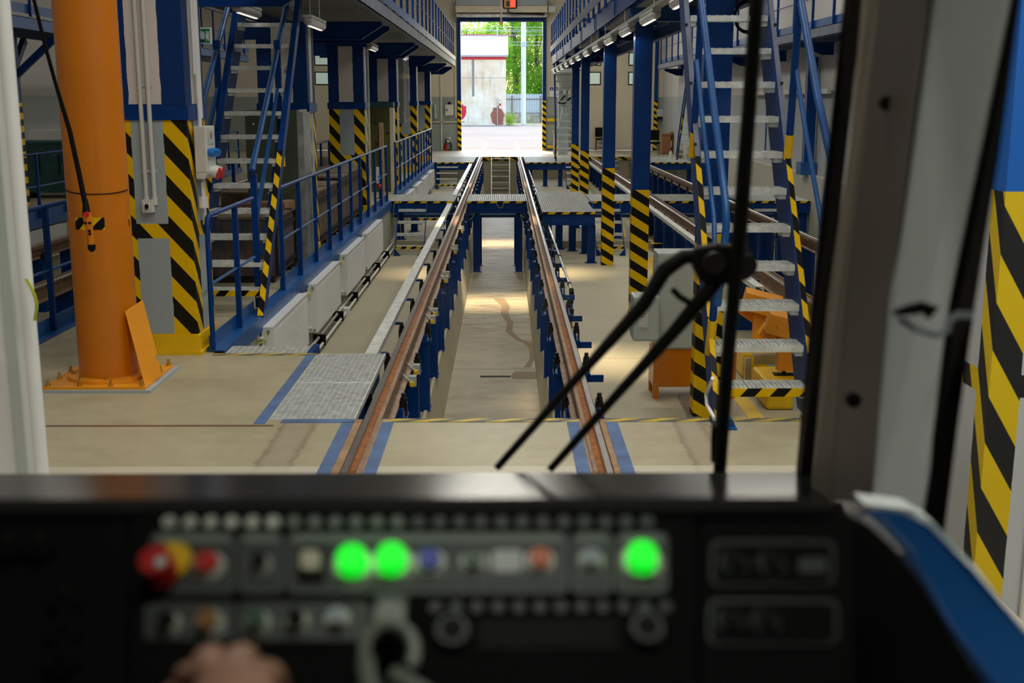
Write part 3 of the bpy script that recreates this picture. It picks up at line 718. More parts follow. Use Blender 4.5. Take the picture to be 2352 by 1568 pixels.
m = MB().box(XR - 0.06, XR + 0.085, 11.05, 12.42, 0.001, 0.012).box(XR + 0.075, XR + 0.085, 11.05, 12.42, -0.13, 0.001); tag(m.build('edge_channel', LBLUE, base=(XR, 11.05, 0)), 'blue steel edge channel between the two left railings below the stair', 'edge channel')
railing(-3.97, 9.0, 30.0, 0.0, [9.0 + 1.2 * i for i in range(18)], 'blue railing behind the orange column along the left hand track', 'channel')
railing(-8.02, 10.0, 36.0, 0.0, [10.0 + 1.3 * i for i in range(21)], 'blue railing on the far side of the left hand track', 'channel')

# ================================================================== radiators
def radiator(x, y0, y1, z0, z1, label, group='white panel radiators below the left railing', s=1):
    t = thing('radiator', label, 'radiator', (x, (y0 + y1) / 2, z0), group)
    m = MB().box(x - 0.055, x + 0.055, y0, y1, z0, z1 - 0.012)
    n = int((y1 - y0) / 0.05)
    for i in range(n):
        y = y0 + 0.03 + i * (y1 - y0 - 0.04) / n
        m.box(x + s * 0.055, x + s * 0.059, y, y + 0.028, z0 + 0.03, z1 - 0.05)
    m.build('panel', WHITE, t)
    m = MB().box(x - 0.057, x + 0.060, y0 - 0.003, y1 + 0.003, z1 - 0.012, z1)
    m.box(x + 0.02, x + 0.062, y0 + 0.03, y1, z1 - 0.002, z1 + 0.004); m.build('top_cover', WHITE, t)
    MB().cyl((x + 0.01, y0, z1 - 0.045), (x + 0.01, y0 - 0.02, z1 - 0.045), 0.018, 10).cyl((x + 0.02, y0, z0 + 0.03), (x + 0.02, y0 - 0.012, z0 + 0.03), 0.015, 10).build('vent_plug', TIN, t)
    MB().cyl((x - 0.10, y0 - 0.03, z0 + 0.06), (x + 0.0, y0 - 0.03, z0 + 0.06), 0.018, 10).cyl((x - 0.08, y0 - 0.04, z1 - 0.1), (x - 0.0, y0 - 0.04, z1 - 0.1), 0.016, 10).build('valve', WHITE, t)
    return t
RD = ((10.88, 12.86), (13.5, 15.5), (16.18, 18.3), (18.75, 21.1))
for i, (a, b) in enumerate(RD): radiator(-2.235, a, b, -0.66, -0.09, 'white panel radiator under the left railing, %s one from the tram' % ORD[i])
for i, (a, b) in enumerate(((27.0, 29.0), (29.7, 31.7), (32.4, 34.4), (35.0, 37.0))): radiator(-2.235, a, b, -0.6, -0.12, 'white panel radiator beyond the halfway crossing, %s one past it' % ORD[i], 'far radiators')
for i, (a, b) in enumerate(((16.5, 18.6), (19.0, 21.1))): radiator(-7.9, a, b, -0.66, -0.16, 'white radiator across the left hand track, %s' % ('nearer one' if i == 0 else 'farther one'), 'radiators across the left track')
t = thing('heating_pipe', 'pair of white heating pipes running below the radiators', 'pipe', (-2.2, 9.6, -0.86))
for dx, z in ((0.0, -0.80), (0.05, -0.87)): MB().cyl((-2.24 + dx, 9.5, z), (-2.24 + dx, 23.6, z), 0.018, 10).build('pipe_run', PLASTIC, t, smooth=True)
for i in range(8): MB().box(-2.30, -2.16, 10.7 + i * 1.6, 10.76 + i * 1.6, -0.90, -0.77).build('pipe_clip', BLACK, t)
for i in range(11):
    y = 10.0 + i * 1.2
    wire('earth_wire', [(-2.295, y, -0.20), (-2.29, y + 0.35, -0.235), (-2.29, y + 0.8, -0.225), (-2.295, y + 1.18, -0.20)], 'thin pale wire clipped under the left edge channel, %s span from the tram' % ORD[i], 0.004, LGREY)
    m = MB().box(-2.30, -2.27, y - 0.015, y + 0.015, -0.20, -0.17); tag(m.build('cable_clip', BLACK, base=(-2.29, y, -0.19)), 'small black cable clip under the left edge channel, %s one from the tram' % ORD[i], 'clip', 'cable clips under the left edge channel')
for i, (a, b) in enumerate(RD): wire('earth_wire', [(-2.24, a - 0.01, -0.13), (-2.24, a - 0.12, -0.20), (-2.29, a - 0.16, -0.21), (-2.295, a - 0.2, -0.16)], 'yellow-green earth wire at the near end of radiator %s' % ORD[i], 0.006)
p = PZ(793, 727, -0.94)
t = thing('bucket', 'small white plastic bucket on the floor beside the second radiator', 'bucket', p)
MB().cyl(p, p + Vector((0, 0, 0.13)), 0.065, 20, 0.078).build('pail', WHITE, t, smooth=True)
MB().cyl(p + Vector((0, 0, 0.112)), p + Vector((0, 0, 0.124)), 0.082, 20).build('rim', WHITE, t, smooth=True)

# ================================================================== masonry pillars
def pillar(name, x0, x1, y0, y1, z0, z1, zsplit, zband, mat, label, base=True):
    cx, cy = (x0 + x1) / 2, (y0 + y1) / 2
    t = thing(name, label, 'pillar', (cx, cy, z0))
    b = MB().box(x0, x1, y0, y1, z0, z1).build('shaft', mat, t)
    MB().box(x0 - 0.02, x1 + 0.02, y0 - 0.02, y1 + 0.02, zsplit, zsplit + 0.11).build('blue_collar', BLUE, t)
    if base: MB().box(x0 - 0.025, x1 + 0.03, y0 - 0.025, y1 + 0.02, z0, z0 + 0.03).box(x0 - 0.012, x1 + 0.012, y0 - 0.012, y1 + 0.012, z0 + 0.03, z0 + 0.16).build('yellow_plinth', YELLOW, t)
    return t
PM = pillar_mat('striped_pillar_paint', 0.31, 0.28, 1.9, 1.97, 0.935)
txt = ['nearest masonry pillar behind the orange column, striped below and blue and white above', 'second masonry pillar, standing behind the left stair and the dark green cabinet',
       'third masonry pillar, with a grey field between wide stripes', 'fourth masonry pillar, behind the olive steel panel', 'fifth masonry pillar, partly hidden by the hanging duct', 'sixth masonry pillar near the far wall on the left']
for i, y in enumerate((9.24, 15.0, 21.0, 27.4, 33.6, 39.8)): pillar('masonry_pillar', -3.07, -2.45, y, y + 0.56, 0.0, 2.915 if i else 7.2, 1.85, 0.94, PM, txt[i])
PM2 = pillar_mat('right_pillar_paint', 0.35, 0.35, 1.60, 1.72, 0.70, zbase=-0.9, up_edge=0.60, period=0.30, low_edge=0.20)
def right_pillar():
    x0, y0 = 2.49, 5.85
    t = thing('masonry_pillar', 'close masonry pillar outside the right cab window, blue above and striped below', 'pillar', (x0 + 0.35, y0 + 0.35, -0.94))
    MB().box(x0, x0 + 0.7, y0, y0 + 0.7, -0.94, 7.2).build('shaft', PM2R, t)
    MB().cyl((x0 + 0.27, y0 - 0.02, -0.94), (x0 + 0.27, y0 - 0.02, 0.62), 0.018, 10).build('white_conduit', WHITE, t, smooth=True)
def pm2r():
    m, nt, b = node_mat('near_right_pillar_paint'); x = NX(nt); o = x.obj(); s = x.sep(o)
    n = x.m('MULTIPLY', x.m('SUBTRACT', x.noise(o, 7), 0.5), 0.015)
    e = x.m('ADD', x.m('MAXIMUM', x.m('SUBTRACT', 0.35, x.m('ABSOLUTE', s[0])), x.m('SUBTRACT', 0.35, x.m('ABSOLUTE', s[1]))), n)
    v = x.m('ADD', x.m('ADD', x.m('MULTIPLY', s[0], 1.67), x.m('MULTIPLY', s[1], -2.2)), s[2])
    stripe = x.m('GREATER_THAN', x.m('FRACT', x.m('ADD', x.m('DIVIDE', v, 0.49), 40.17)), 0.5)
    hz = x.mix(stripe, (0.008, 0.011, 0.015), (0.74, 0.54, 0.004))
    band = x.m('MULTIPLY', x.m('GREATER_THAN', s[2], 1.44), x.m('LESS_THAN', s[2], 1.56))
    lf = x.m('MAXIMUM', x.m('LESS_THAN', e, 0.16), band)
    low = x.mix(lf, (0.52, 0.57, 0.62), hz)
    nt.links.new(x.mix(x.m('GREATER_THAN', s[2], 2.495), low, (0.004, 0.13, 0.58)), b.inputs['Base Color'])
    nt.links.new(x.m('MULTIPLY', stripe, 0.12), b.inputs['Coat Weight']); b.inputs['Roughness'].default_value = 0.45
    return m
PM2R = pm2r()
right_pillar()

# fittings on the nearest masonry pillar
for i, px in enumerate((323, 343)):
    a = PY(px + (0 if i == 0 else -1), 240, 9.215)
    m = MB().cyl((a.x, 9.215, 1.2), (a.x, 9.215, 3.9), 0.017, 10); m.cyl((a.x, 9.215, 1.2), (a.x, 9.215, 1.26), 0.022, 10)
    for z in (1.45, 2.1, 2.75): m.box(a.x - 0.028, a.x + 0.028, 9.222, 9.235, z, z + 0.02)
    tag(m.build('cable_conduit', PLASTIC, base=(a.x, 9.215, 1.2), smooth=True), 'pale conduit down the front of the nearest masonry pillar, %s of the two' % ('left' if i == 0 else 'right'), 'conduit')
a = PY(341, 473, 9.19)
t = thing('rotary_switch', 'pale switch box with black knob on the nearest masonry pillar', 'switch', a)
MB().box(a.x - 0.043, a.x + 0.043, 9.16, 9.238, a.z - 0.05, a.z + 0.05).build('housing', PLASTIC, t, bevel=0.006)
k = MB().box(a.x - 0.025, a.x + 0.025, 9.153, 9.16, a.z - 0.022, a.z + 0.028).build('dial_plate', WHITE, t)
MB().cyl((a.x, 9.153, a.z), (a.x, 9.13, a.z), 0.014, 12).box(a.x - 0.006, a.x + 0.006, 9.125, 9.15, a.z - 0.02, a.z + 0.02).build('knob', BLACK, k)
# right side face of that pillar
for i, (y, z0) in enumerate(((9.50, 1.02), (9.42, 0.9), (9.56, 1.86))):
    m = MB().cyl((-2.415, y, z0 if i != 1 else 2.2), (-2.415, y, 4.0), 0.013 if i else 0.017, 8); tag(m.build('cable_conduit', WHITE, base=(-2.42, y, z0)), 'white conduit on the track side of the nearest masonry pillar, %s from the front' % ORD[(1, 0, 2)[i]], 'conduit')
t = thing('power_socket_box', 'grey socket box with blue and red outlets on the side of the nearest pillar', 'socket box', (-2.36, 9.5, 1.4))
Y0 = 9.34
MB().box(-2.428, -2.335, Y0, Y0 + 0.30, 1.44, 1.80).prism([(-2.428, 1.44), (-2.335, 1.44), (-2.36, 1.39), (-2.428, 1.39)], Y0, Y0 + 0.3).build('housing', PLASTIC, t, bevel=0.008)
MB().box(-2.335, -2.330, Y0 + 0.06, Y0 + 0.26, 1.66, 1.77).build('breaker_window', LGREY, t)
MB().box(-2.329, -2.327, Y0 + 0.14, Y0 + 0.17, 1.70, 1.75).build('red_toggle', RED, t)
for q in range(3): MB().cyl((-2.335, Y0 + 0.06 + q * 0.085, 1.60), (-2.285, Y0 + 0.05 + q * 0.085, 1.585), 0.030, 12).build('blue_outlet', SKYBLUE, t, smooth=True)
for q in range(2): MB().cyl((-2.36, Y0 + 0.09 + q * 0.13, 1.46), (-2.27, Y0 + 0.08 + q * 0.13, 1.43), 0.042, 12, mi=0).cyl((-2.27, Y0 + 0.08 + q * 0.13, 1.43), (-2.262, Y0 + 0.08 + q * 0.13, 1.428), 0.05, 12, mi=1).build('red_outlet', [PLASTIC, RED], t, smooth=True)
m = MB().cyl((-2.40, 9.42, 1.24), (-2.40, 9.42, 1.36), 0.012, 8).cyl((-2.40, 9.42, 1.16), (-2.40, 9.42, 1.25), 0.038, 8); tag(m.build('junction_box', WHITE, base=(-2.40, 9.42, 1.15)), 'round white junction box low on the side of the nearest masonry pillar', 'junction box')
# emergency exit sign
e = PY(472, 82, 9.9)
t = thing('exit_sign', 'green and white emergency exit sign with arrow beside the left stair', 'sign', e)
SGREEN = plain('sign_green', (0.004, 0.16, 0.07), 0.4)
MB().box(e.x - 0.045, e.x + 0.045, 9.90, 9.93, e.z - 0.065, e.z + 0.065).build('plate', WHITE, t, bevel=0.004)
MB().box(-2.47, -2.44, 9.79, 9.91, e.z - 0.03, e.z + 0.03).build('arm', GREY, t)
MB().box(e.x - 0.038, e.x + 0.038, 9.896, 9.90, e.z - 0.055, e.z + 0.055).build('green_field', SGREEN, t)
m = MB().prism([(e.x - 0.034, e.z), (e.x - 0.018, e.z + 0.018), (e.x - 0.018, e.z + 0.006), (e.x - 0.002, e.z + 0.006), (e.x - 0.002, e.z - 0.006), (e.x - 0.018, e.z - 0.006), (e.x - 0.018, e.z - 0.018)], 9.893, 9.896)
m.build('arrow', WHITE, t)
m = MB().box(e.x + 0.006, e.x + 0.032, 9.893, 9.896, e.z + 0.032, e.z + 0.036).box(e.x + 0.028, e.x + 0.032, 9.893, 9.896, e.z - 0.045, e.z + 0.036).box(e.x + 0.006, e.x + 0.009, 9.893, 9.896, e.z - 0.045, e.z + 0.036)
m.cyl((e.x + 0.018, 9.893, e.z + 0.022), (e.x + 0.018, 9.896, e.z + 0.022), 0.006, 8).prism([(e.x + 0.012, e.z + 0.014), (e.x + 0.024, e.z + 0.014), (e.x + 0.022, e.z - 0.01), (e.x + 0.026, e.z - 0.035), (e.x + 0.020, e.z - 0.035), (e.x + 0.016, e.z - 0.012), (e.x + 0.012, e.z - 0.03), (e.x + 0.008, e.z - 0.03)], 9.893, 9.896)
m.build('running_figure', WHITE, t)

# ================================================================== orange column
cx, cy = -2.87, 8.36
t = thing('jib_crane_column', 'thick glossy orange steel column bolted to the floor at left', 'column', (cx, cy, 0))
MB().cyl((cx, cy, 0.06), (cx, cy, 6.9), 0.212, 64).build('shaft', ORANGE, t, smooth=True)
MB().cyl((cx, cy, 0.035), (cx, cy, 0.062), 0.29, 48).build('round_flange', ORANGE2, t, smooth=True)
MB().box(cx - 0.36, cx + 0.36, cy - 0.36, cy + 0.36, 0.018, 0.036).build('base_plate', ORANGE2, t)
MB().box(cx - 0.385, cx + 0.40, cy - 0.385, cy + 0.40, 0.0, 0.018).build('grout_pad', GREY, t)
for (a, b) in [(-.33, -.33), (-.11, -.33), (.11, -.33), (.33, -.33), (-.33, .33), (.33, .33), (.33, -.11), (.33, .11), (-.33, -.11), (-.33, .11), (-.1, .33), (.1, .33)]:
    MB().cyl((cx + a, cy + b, 0.036), (cx + a, cy + b, 0.055), 0.018, 6).cyl((cx + a, cy + b, 0.055), (cx + a, cy + b, 0.085), 0.010, 8).build('anchor_bolt', BRASS, t)
for k in range(8):
    an = k * PI / 4 + 0.2
    MB().cyl((cx + math.cos(an) * .255, cy + math.sin(an) * .255, 0.062), (cx + math.cos(an) * .255, cy + math.sin(an) * .255, 0.078), 0.016, 6).build('flange_bolt', BRASS, t)
def decal(x0, x1, z0, z1, mat, name):
    m = MB(); n = 10
    def P(px, z): 
        r_ = PY(px, 500, 8.19); dx = (r_.x - cx) / 0.2145; dx = max(-0.999, min(0.999, dx)); an = math.asin(dx)
        return (cx + 0.2145 * math.sin(an), cy - 0.2145 * math.cos(an), z)
    for i in range(n):
        a = x0 + (x1 - x0) * i / n; b = x0 + (x1 - x0) * (i + 1) / n
        m.quad(P(a, z0), P(b, z0), P(b, z1), P(a, z1))
    return m.build(name, mat, t)
HAZDECAL = hazard('yellow_black_decal', -1.0, 1.0, 0.16)
decal(174, 242, 1.12, 1.205, HAZDECAL, 'hazard_sticker'); decal(280, 299, 1.125, 1.21, HAZDECAL, 'hazard_sticker')
pts = [(cx + 0.2165 * math.sin(a), cy - 0.2165 * math.cos(a), 1.40 - 0.035 * math.sin((a + 1.4) * 0.9)) for a in [(-1.5 + i * 0.2) for i in range(16)]]
o = MB().tube(pts, 0.004, 6).build('tie_wire', BLACK, base=(cx, cy - 0.22, 1.4), smooth=True); tag(o, 'thin black tie wire wrapped round the orange column', 'wire')
# leaning plate
t = thing('leaning_board', 'amber painted board leaning against the foot of the orange column', 'board', (-2.6, 8.2, 0.04))
b0 = PY(334, 886, 8.10); b1 = PY(368, 862, 8.30); n1 = PY(354, 828, 8.31); n2 = PY(357, 812, 8.32); tr = PY(325, 690, 8.36); tl = PY(287, 715, 8.20)
pn_ = (b1 - b0).cross(tl - b0).normalized()
def on_board(x, y): r = ray(x, y); o_ = Vector((0, 0, H)); return o_ + r * ((b0 - o_).dot(pn_) / r.dot(pn_))
poly = [on_board(*q_) for q_ in ((333, 886), (368, 862), (362, 832), (352, 822), (357, 812), (325, 690), (287, 715))]; th = Vector((0.008, 0.01, 0.0))
m = MB(); k = len(poly); m.add([*poly, *[p + th for p in poly]], [tuple(range(k)), tuple(range(2 * k - 1, k - 1, -1))] + [(i, (i + 1) % k, (i + 1) % k + k, i + k) for i in range(k)])
m.build('board', ORANGE2, t)
# pendant control
P = [PY(x, y, Y) for x, y, Y in ((62, -160, 7.2), (78, 0, 7.35), (105, 110, 7.6), (130, 200, 7.8), (160, 300, 7.9), (182, 400, 7.93), (196, 470, 7.93))]
t = thing('pendant_control', 'orange crane pendant control with red button hanging on a black cable', 'control', P[-1])
MB().tube(P, 0.012, 10, rad=[0.010, 0.011, 0.012, 0.012, 0.016, 0.017, 0.018]).build('cable', BLACK, t, smooth=True)
a, b = PY(196, 455, 7.93), PY(199, 496, 7.92)
MB().tube([a, a.lerp(b, .3), b], 0.02, 12, rad=[0.012, 0.020, 0.030]).build('cable_boot', BLACK, t, smooth=True)
q = [PY(199, 488, 7.9), PY(200, 498, 7.9), PY(203, 508, 7.9), PY(206, 532, 7.9), PY(210, 563, 7.9)]
bo = MB().tube(q, 0.02, 14, rad=[0.022, 0.030, 0.030, 0.022, 0.024]).build('handle', ORANGE, t, smooth=True)
MB().tube([PY(210, 561, 7.9), PY(211, 572, 7.9), PY(212, 578, 7.9)], 0.024, 14, rad=[0.026, 0.026, 0.012]).build('end_cap', BLACK, t, smooth=True)
a = PY(199, 492, 7.865); MB().cyl(a + Vector((0, 0.01, 0)), a - Vector((0, 0.006, 0)), 0.017, 14).build('red_button', RED, bo, smooth=True)
for x, y in ((197, 512), (206, 512), (205, 530), (206, 537)):
    a = PY(x, y, 7.872); MB().cyl(a + Vector((0, 0.008, 0)), a - Vector((0, 0.003, 0)), 0.009, 10).build('push_button', BLACK, bo)

# ================================================================== big stairs
def big_stair(x0, x1, yb, zb, run, rise, n, zfloor, label, flangemat=BLUE, tape_top=1.5, fl=0.055):
    t = thing('steel_stair', label, 'stair', ((x0 + x1) / 2, yb, zfloor))
    sl = run / rise; ztop = zb + rise * (n + 0.4)
    for x, s in ((x0, 1), (x1, -1)):
        y_f = lambda z: yb + (z - zb) * sl
        def web(z0_, z1_): return [(y_f(z0_) - 0.07, z0_), (y_f(z0_) + 0.36, z0_), (y_f(z1_) + 0.36, z1_), (y_f(z1_) - 0.07, z1_)]
        m = MB(); pl = web(zfloor, ztop)
        m.prism(pl, x - 0.004, x + 0.004, 'x')
        f = [(y_f(zfloor) - 0.08, zfloor), (y_f(zfloor) - 0.068, zfloor), (y_f(ztop) - 0.068, ztop), (y_f(ztop) - 0.08, ztop)]
        m.prism(f, min(x, x - s * fl), max(x, x - s * fl), 'x', mi=1)
        st_ = m.build('stringer', [BLUE, flangemat], t)
        m = MB(); f = [(y_f(zfloor) - 0.084, zfloor + 0.02), (y_f(zfloor) - 0.080, zfloor + 0.02), (y_f(tape_top) - 0.080, tape_top), (y_f(tape_top) - 0.084, tape_top)]
        m.prism(f, min(x, x - s * (fl + .001)), max(x, x - s * (fl + .001)), 'x')
        m.build('warning_tape', HAZSTR, st_)
        MB().box(x - 0.04, x + 0.04, y_f(zfloor) - 0.09, y_f(zfloor) + 0.12, zfloor, zfloor + 0.008).build('foot_plate', LBLUE, st_)
        for k in range(int((ztop - 1.6) / 0.42)):
            z = 1.7 + k * 0.42
            for d in (0.0, 0.05): MB().cyl((x - s * 0.03 , y_f(z) - 0.09, z + 0.0), (x - s * 0.03, y_f(z) - 0.08, z), 0.012, 6).build('bolt', DARKSTEEL, st_) if d == 0 else None
    for i in range(n):
        z = zb + rise * i; y = yb + run * i
        m = MB().box(x0 + 0.01, x1 - 0.01, y - 0.06, y - 0.055, z - 0.042, z).box(x0 + 0.01, x1 - 0.01, y + 0.16, y + 0.165, z - 0.035, z)
        for q in range(21):
            xx = x0 + 0.012 + (x1 - x0 - 0.024) * q / 20; m.box(xx - 0.003, xx + 0.003, y - 0.055, y + 0.16, z - 0.028, z + (0.004 if q % 2 else 0))
        for q in range(4): m.box(x0 + 0.01, x1 - 0.01, y - 0.0 + q * 0.045, y + 0.004 + q * 0.045, z - 0.02, z - 0.001)
        for xx, s in ((x0, 1), (x1, -1)): m.box(xx + s * 0.005, xx + s * 0.055, y - 0.03, y + 0.12, z - 0.075, z - 0.042)
        tr = m.build('tread', GALV, t)
        if i == 0: MB().box(x0 + 0.01, x1 - 0.01, y - 0.068, y - 0.061, z - 0.055, z).build('warning_tape', HAZNOSE, tr)
    return t
# ---- left stair
t = big_stair(-2.94, -2.32, 11.15, 0.225, 0.207, 0.237, 13, 0.0, 'steel stair with galvanised treads at left, climbing to the left walkway')
for X in (-2.40, -3.0):
    off = 0.0 if X > -2.9 else -0.64
    def Q(x, y, XX=X): 
        p = PX(x, y, -2.40); return Vector((p.x + off, p.y, p.z))
    MB().tube([Q(664, -20), Q(655, 25), Q(600, 290), Q(578, 392)], 0.030, 12).build('handrail', LBLUE, t, smooth=True)
    MB().ball(Q(578, 392), 0.031, 12, 8).build('end_ball', BLUE, t, smooth=True)
    a = Q(582, 400); MB().box(a.x - 0.03, a.x + 0.03, a.y - 0.025, a.y + 0.025, 0.02, a.z).build('newel_post', BLUE, t)
    MB().bar(Q(638, 205), Q(590, 500), 0.03, 0.045).build('middle_rail', LBLUE, t)
    MB().bar(Q(641, 307), Q(603, 585), 0.03, 0.045).build('middle_rail', LBLUE, t)
    a = Q(640, 200)
    MB().box(a.x - 0.03, a.x + 0.03, a.y - 0.03, a.y + 0.03, 1.42, 2.62).build('newel_post', BLUE, t)
    MB().box(a.x - 0.033, a.x + 0.033, a.y - 0.033, a.y + 0.033, 1.30, 1.42).build('yellow_sleeve', YELLOW, t)
# ---- right stair
t = big_stair(1.36, 1.95, 7.34, 0.20, 0.165, 0.241, 13, 0.0, 'tall steel stair with galvanised treads at right, climbing to the right walkway', PURPLE, 1.62, 0.035)
def hr(pts, r, name, mat, X): return MB().tube([PX(x, y, X) for x, y in pts], r, 14).build(name, mat, t, smooth=True)
hr([(1604, -60), (1611, 0), (1640, 250), (1667, 470), (1668, 520), (1657, 620), (1648, 700)], 0.024, 'handrail', LBLUE, 1.32)
hr([(1600, 140), (1613, 270), (1640, 500), (1643, 640)], 0.016, 'middle_rail', LBLUE, 1.32)
hr([(1612, -40), (1607, 90), (1594, 305)], 0.024, 'newel_post', BLUE, 1.34)
hr([(1594, 305), (1590, 360)], 0.028, 'yellow_sleeve', YELLOW, 1.34)
hr([(1645, 620), (1637, 735)], 0.024, 'newel_post', BLUE, 1.34)
hr([(1637, 735), (1629, 812)], 0.030, 'yellow_sleeve', YELLOW, 1.34)
hr([(1828, -60), (1839, 0), (1880, 230), (1908, 360), (1909, 380), (1896, 480), (1884, 600), (1878, 700)], 0.026, 'handrail', LBLUE, 1.98)
hr([(1826, 138), (1850, 300), (1885, 500), (1893, 620)], 0.016, 'middle_rail', LBLUE, 1.98)
hr([(1838, -40), (1831, 80), (1814, 310)], 0.026, 'newel_post', BLUE, 1.97)
hr([(1814, 310), (1809, 366)], 0.030, 'yellow_sleeve', YELLOW, 1.97)
P = [PX(x, y, 1.30) for x, y in ((1637, 868), (1630, 885), (1622, 905), (1624, 930), (1634, 948), (1642, 962))]
o = MB().tube(P, 0.013, 8).build('white_hose', WHITE, base=P[0], smooth=True); tag(o, 'short white flexible hose at the foot of the right stair', 'hose')
a = PZ(1680, 985, 0.0)
t2 = thing('floor_bracket', 'small blue bolted floor bracket beside the foot of the right stair', 'bracket', a)
MB().box(a.x - 0.05, a.x + 0.03, a.y - 0.03, a.y + 0.08, 0.0, 0.012).prism([(a.x - 0.05, 0.012), (a.x + 0.03, 0.012), (a.x + 0.01, 0.055), (a.x - 0.05, 0.055)], a.y + 0.02, a.y + 0.08).build('bracket_body', LBLUE, t2)

# ================================================================== steel columns of the right walkway
for i, (x, y, w, h0) in enumerate(((1.89, 10.75, 0.25, -0.94), (1.85, 16.1, 0.235, -0.94), (1.87, 21.3, 0.215, -0.94), (1.93, 28.6, 0.20, -0.79), (1.96, 33.0, 0.20, -0.79))):
    nm = ['widest striped steel column, standing behind the right stair', 'striped steel column beside the small grey box, second in the row', 'striped steel column whose foot stands free on the floor, third in the row',
          'right one of the paired striped columns beyond the grating platform', 'left one of the paired striped columns beyond the grating platform'][i]
    t = thing('steel_column', nm, 'column', (x, y, h0), 'striped columns below the right walkway')
    MB().box(x - w / 2, x + w / 2, y - 0.1, y + 0.1, 0.81, 2.96).build('blue_shaft', BLUE, t)
    MB().box(x - w / 2, x + w / 2, y - 0.1, y + 0.1, h0, 0.81).build('striped_shaft', HAZ, t)
    MB().box(x - w / 2 - 0.04, x + w / 2 + 0.04, y - 0.13, y + 0.13, 2.96, 3.02).build('head_plate', BLUE, t)

# ================================================================== walkways
CORR = plain('corrugated_underside', (0.42, 0.45, 0.46), 0.35, 0.6, 0.15, 6)
def deck(x0, x1, y0, y1, z, h, label, edge_x, edgemat):
    t = thing('walkway_deck', label, 'walkway', ((x0 + x1) / 2, y0, z))
    m = MB(); n = int((y1 - y0) / 0.16); zz = z + h
    for i in range(n):
        y = y0 + i * 0.16; m.box(x0 + 0.05, x1 - 0.05, y, y + 0.09, zz - 0.06, zz - 0.02); m.box(x0 + 0.05, x1 - 0.05, y + 0.09, y + 0.16, zz - 0.03, zz - 0.015)
    m.build('corrugated_floor', CORR, t)
    for x in (x0, x1):
        s = 1 if x == x0 else -1
        MB().box(x, x + s * 0.012, y0, y1, z, zz).box(x, x + s * 0.08, y0, y1, z, z + 0.012).box(x, x + s * 0.05, y0, y1, zz - 0.012, zz).build('edge_beam', edgemat if x == edge_x else BLUE, t)
    return t
ZL = 3.20
deck(-2.28, -1.78, 9.0, 13.98, ZL, 0.20, 'narrow near end of the left walkway passing the head of the stair', -1.78, PURPLE)
deck(-3.85, -1.78, 14.0, 44.2, ZL, 0.20, 'raised walkway on the left, above the pillars', -1.78, PURPLE)
for i, y in enumerate((10.2, 12.3, 18.9, 20.1, 25.7, 26.9, 33.3, 39.7, 44.0)):
    zb = 2.93
    m = MB().prism([(-4.1, zb), (-2.22, zb), (-1.90, zb + 0.20), (-1.90, zb + 0.265), (-4.1, zb + 0.265)], y - 0.006, y + 0.006).box(-4.1, -2.22, y - 0.05, y + 0.05, zb - 0.008, zb + 0.004)
    m.box(-4.1, -1.92, y - 0.05, y + 0.05, zb + 0.255, zb + 0.265)
    m.add([(-2.22, y - 0.05, zb - 0.004), (-1.90, y - 0.05, zb + 0.196), (-1.90, y + 0.05, zb + 0.196), (-2.22, y + 0.05, zb - 0.004)], [(0, 1, 2, 3)])
    tag(m.build('cantilever_beam', BLUE, base=(-3, y, zb)), 'blue cantilever beam under the left walkway, %s from the tram' % ORD[i], 'beam', 'beams under the left walkway')
railing(-1.80, 9.0, 44.0, ZL + 0.20, [9.2 + 1.35 * i for i in range(26)], 'blue railing on the track side of the left walkway', 'toe', postw=0.05, mid=0.55)
railing(-3.80, 14.2, 44.0, ZL + 0.20, [14.4 + 1.35 * i for i in range(23)], 'blue railing on the wall side of the left walkway', 'toe', postw=0.05)
ZR = 3.20
deck(1.65, 2.60, 9.75, 42.2, ZR, 0.32, 'raised walkway on the right, carried by the striped columns', 1.65, BLUE)
railing(1.63, 8.9, 42.0, ZR + 0.25, [9.2 + 1.30 * i for i in range(26)], 'blue railing with tall flat uprights on the right walkway', 'none', postw=0.06)
m = MB().box(1.60, 1.612, 9.0, 42.0, ZR + 0.42, ZR + 0.60); tag(m.build('toe_plate', PURPLE, base=(1.6, 9, ZR + 0.42)), 'grey-blue kick plate along the edge of the right walkway', 'kick plate')
for i, y in enumerate((10.75, 16.1, 21.3, 28.6, 33.0, 38.5)):
    m = MB().box(1.66, 2.6, y - 0.01, y + 0.01, 3.03, 3.19).box(1.66, 2.6, y - 0.07, y + 0.07, 3.02, 3.032).box(1.66, 2.6, y - 0.07, y + 0.07, 3.185, 3.197)
    tag(m.build('cross_beam', LBLUE if i in (1,) else BLUE, base=(2.1, y, 3)), 'blue cross beam under the right walkway, %s from the tram' % ORD[i], 'beam', 'beams under the right walkway')
for i in range(25):
    y = 10.2 + i * 1.30
    m = MB().box(1.625, 1.640, y, y + 0.10, ZR + 0.03, ZR + 0.24)
    if i % 3 == 0: tag(m.build('fixing_plate', BLUE, base=(1.63, y, ZR)), 'blue bolted fixing plate on the right walkway edge, %s from the tram' % ORD[i // 3], 'plate', 'fixing plates on the right walkway')
m = MB().box(2.54, 2.64, 9.5, 41.5, 2.99, 3.01).box(2.585, 2.60, 9.5, 41.5, 3.01, 3.19); tag(m.build('long_beam', BLUE, base=(2.6, 9.5, 3)), 'long blue beam below the far edge of the right walkway', 'beam')
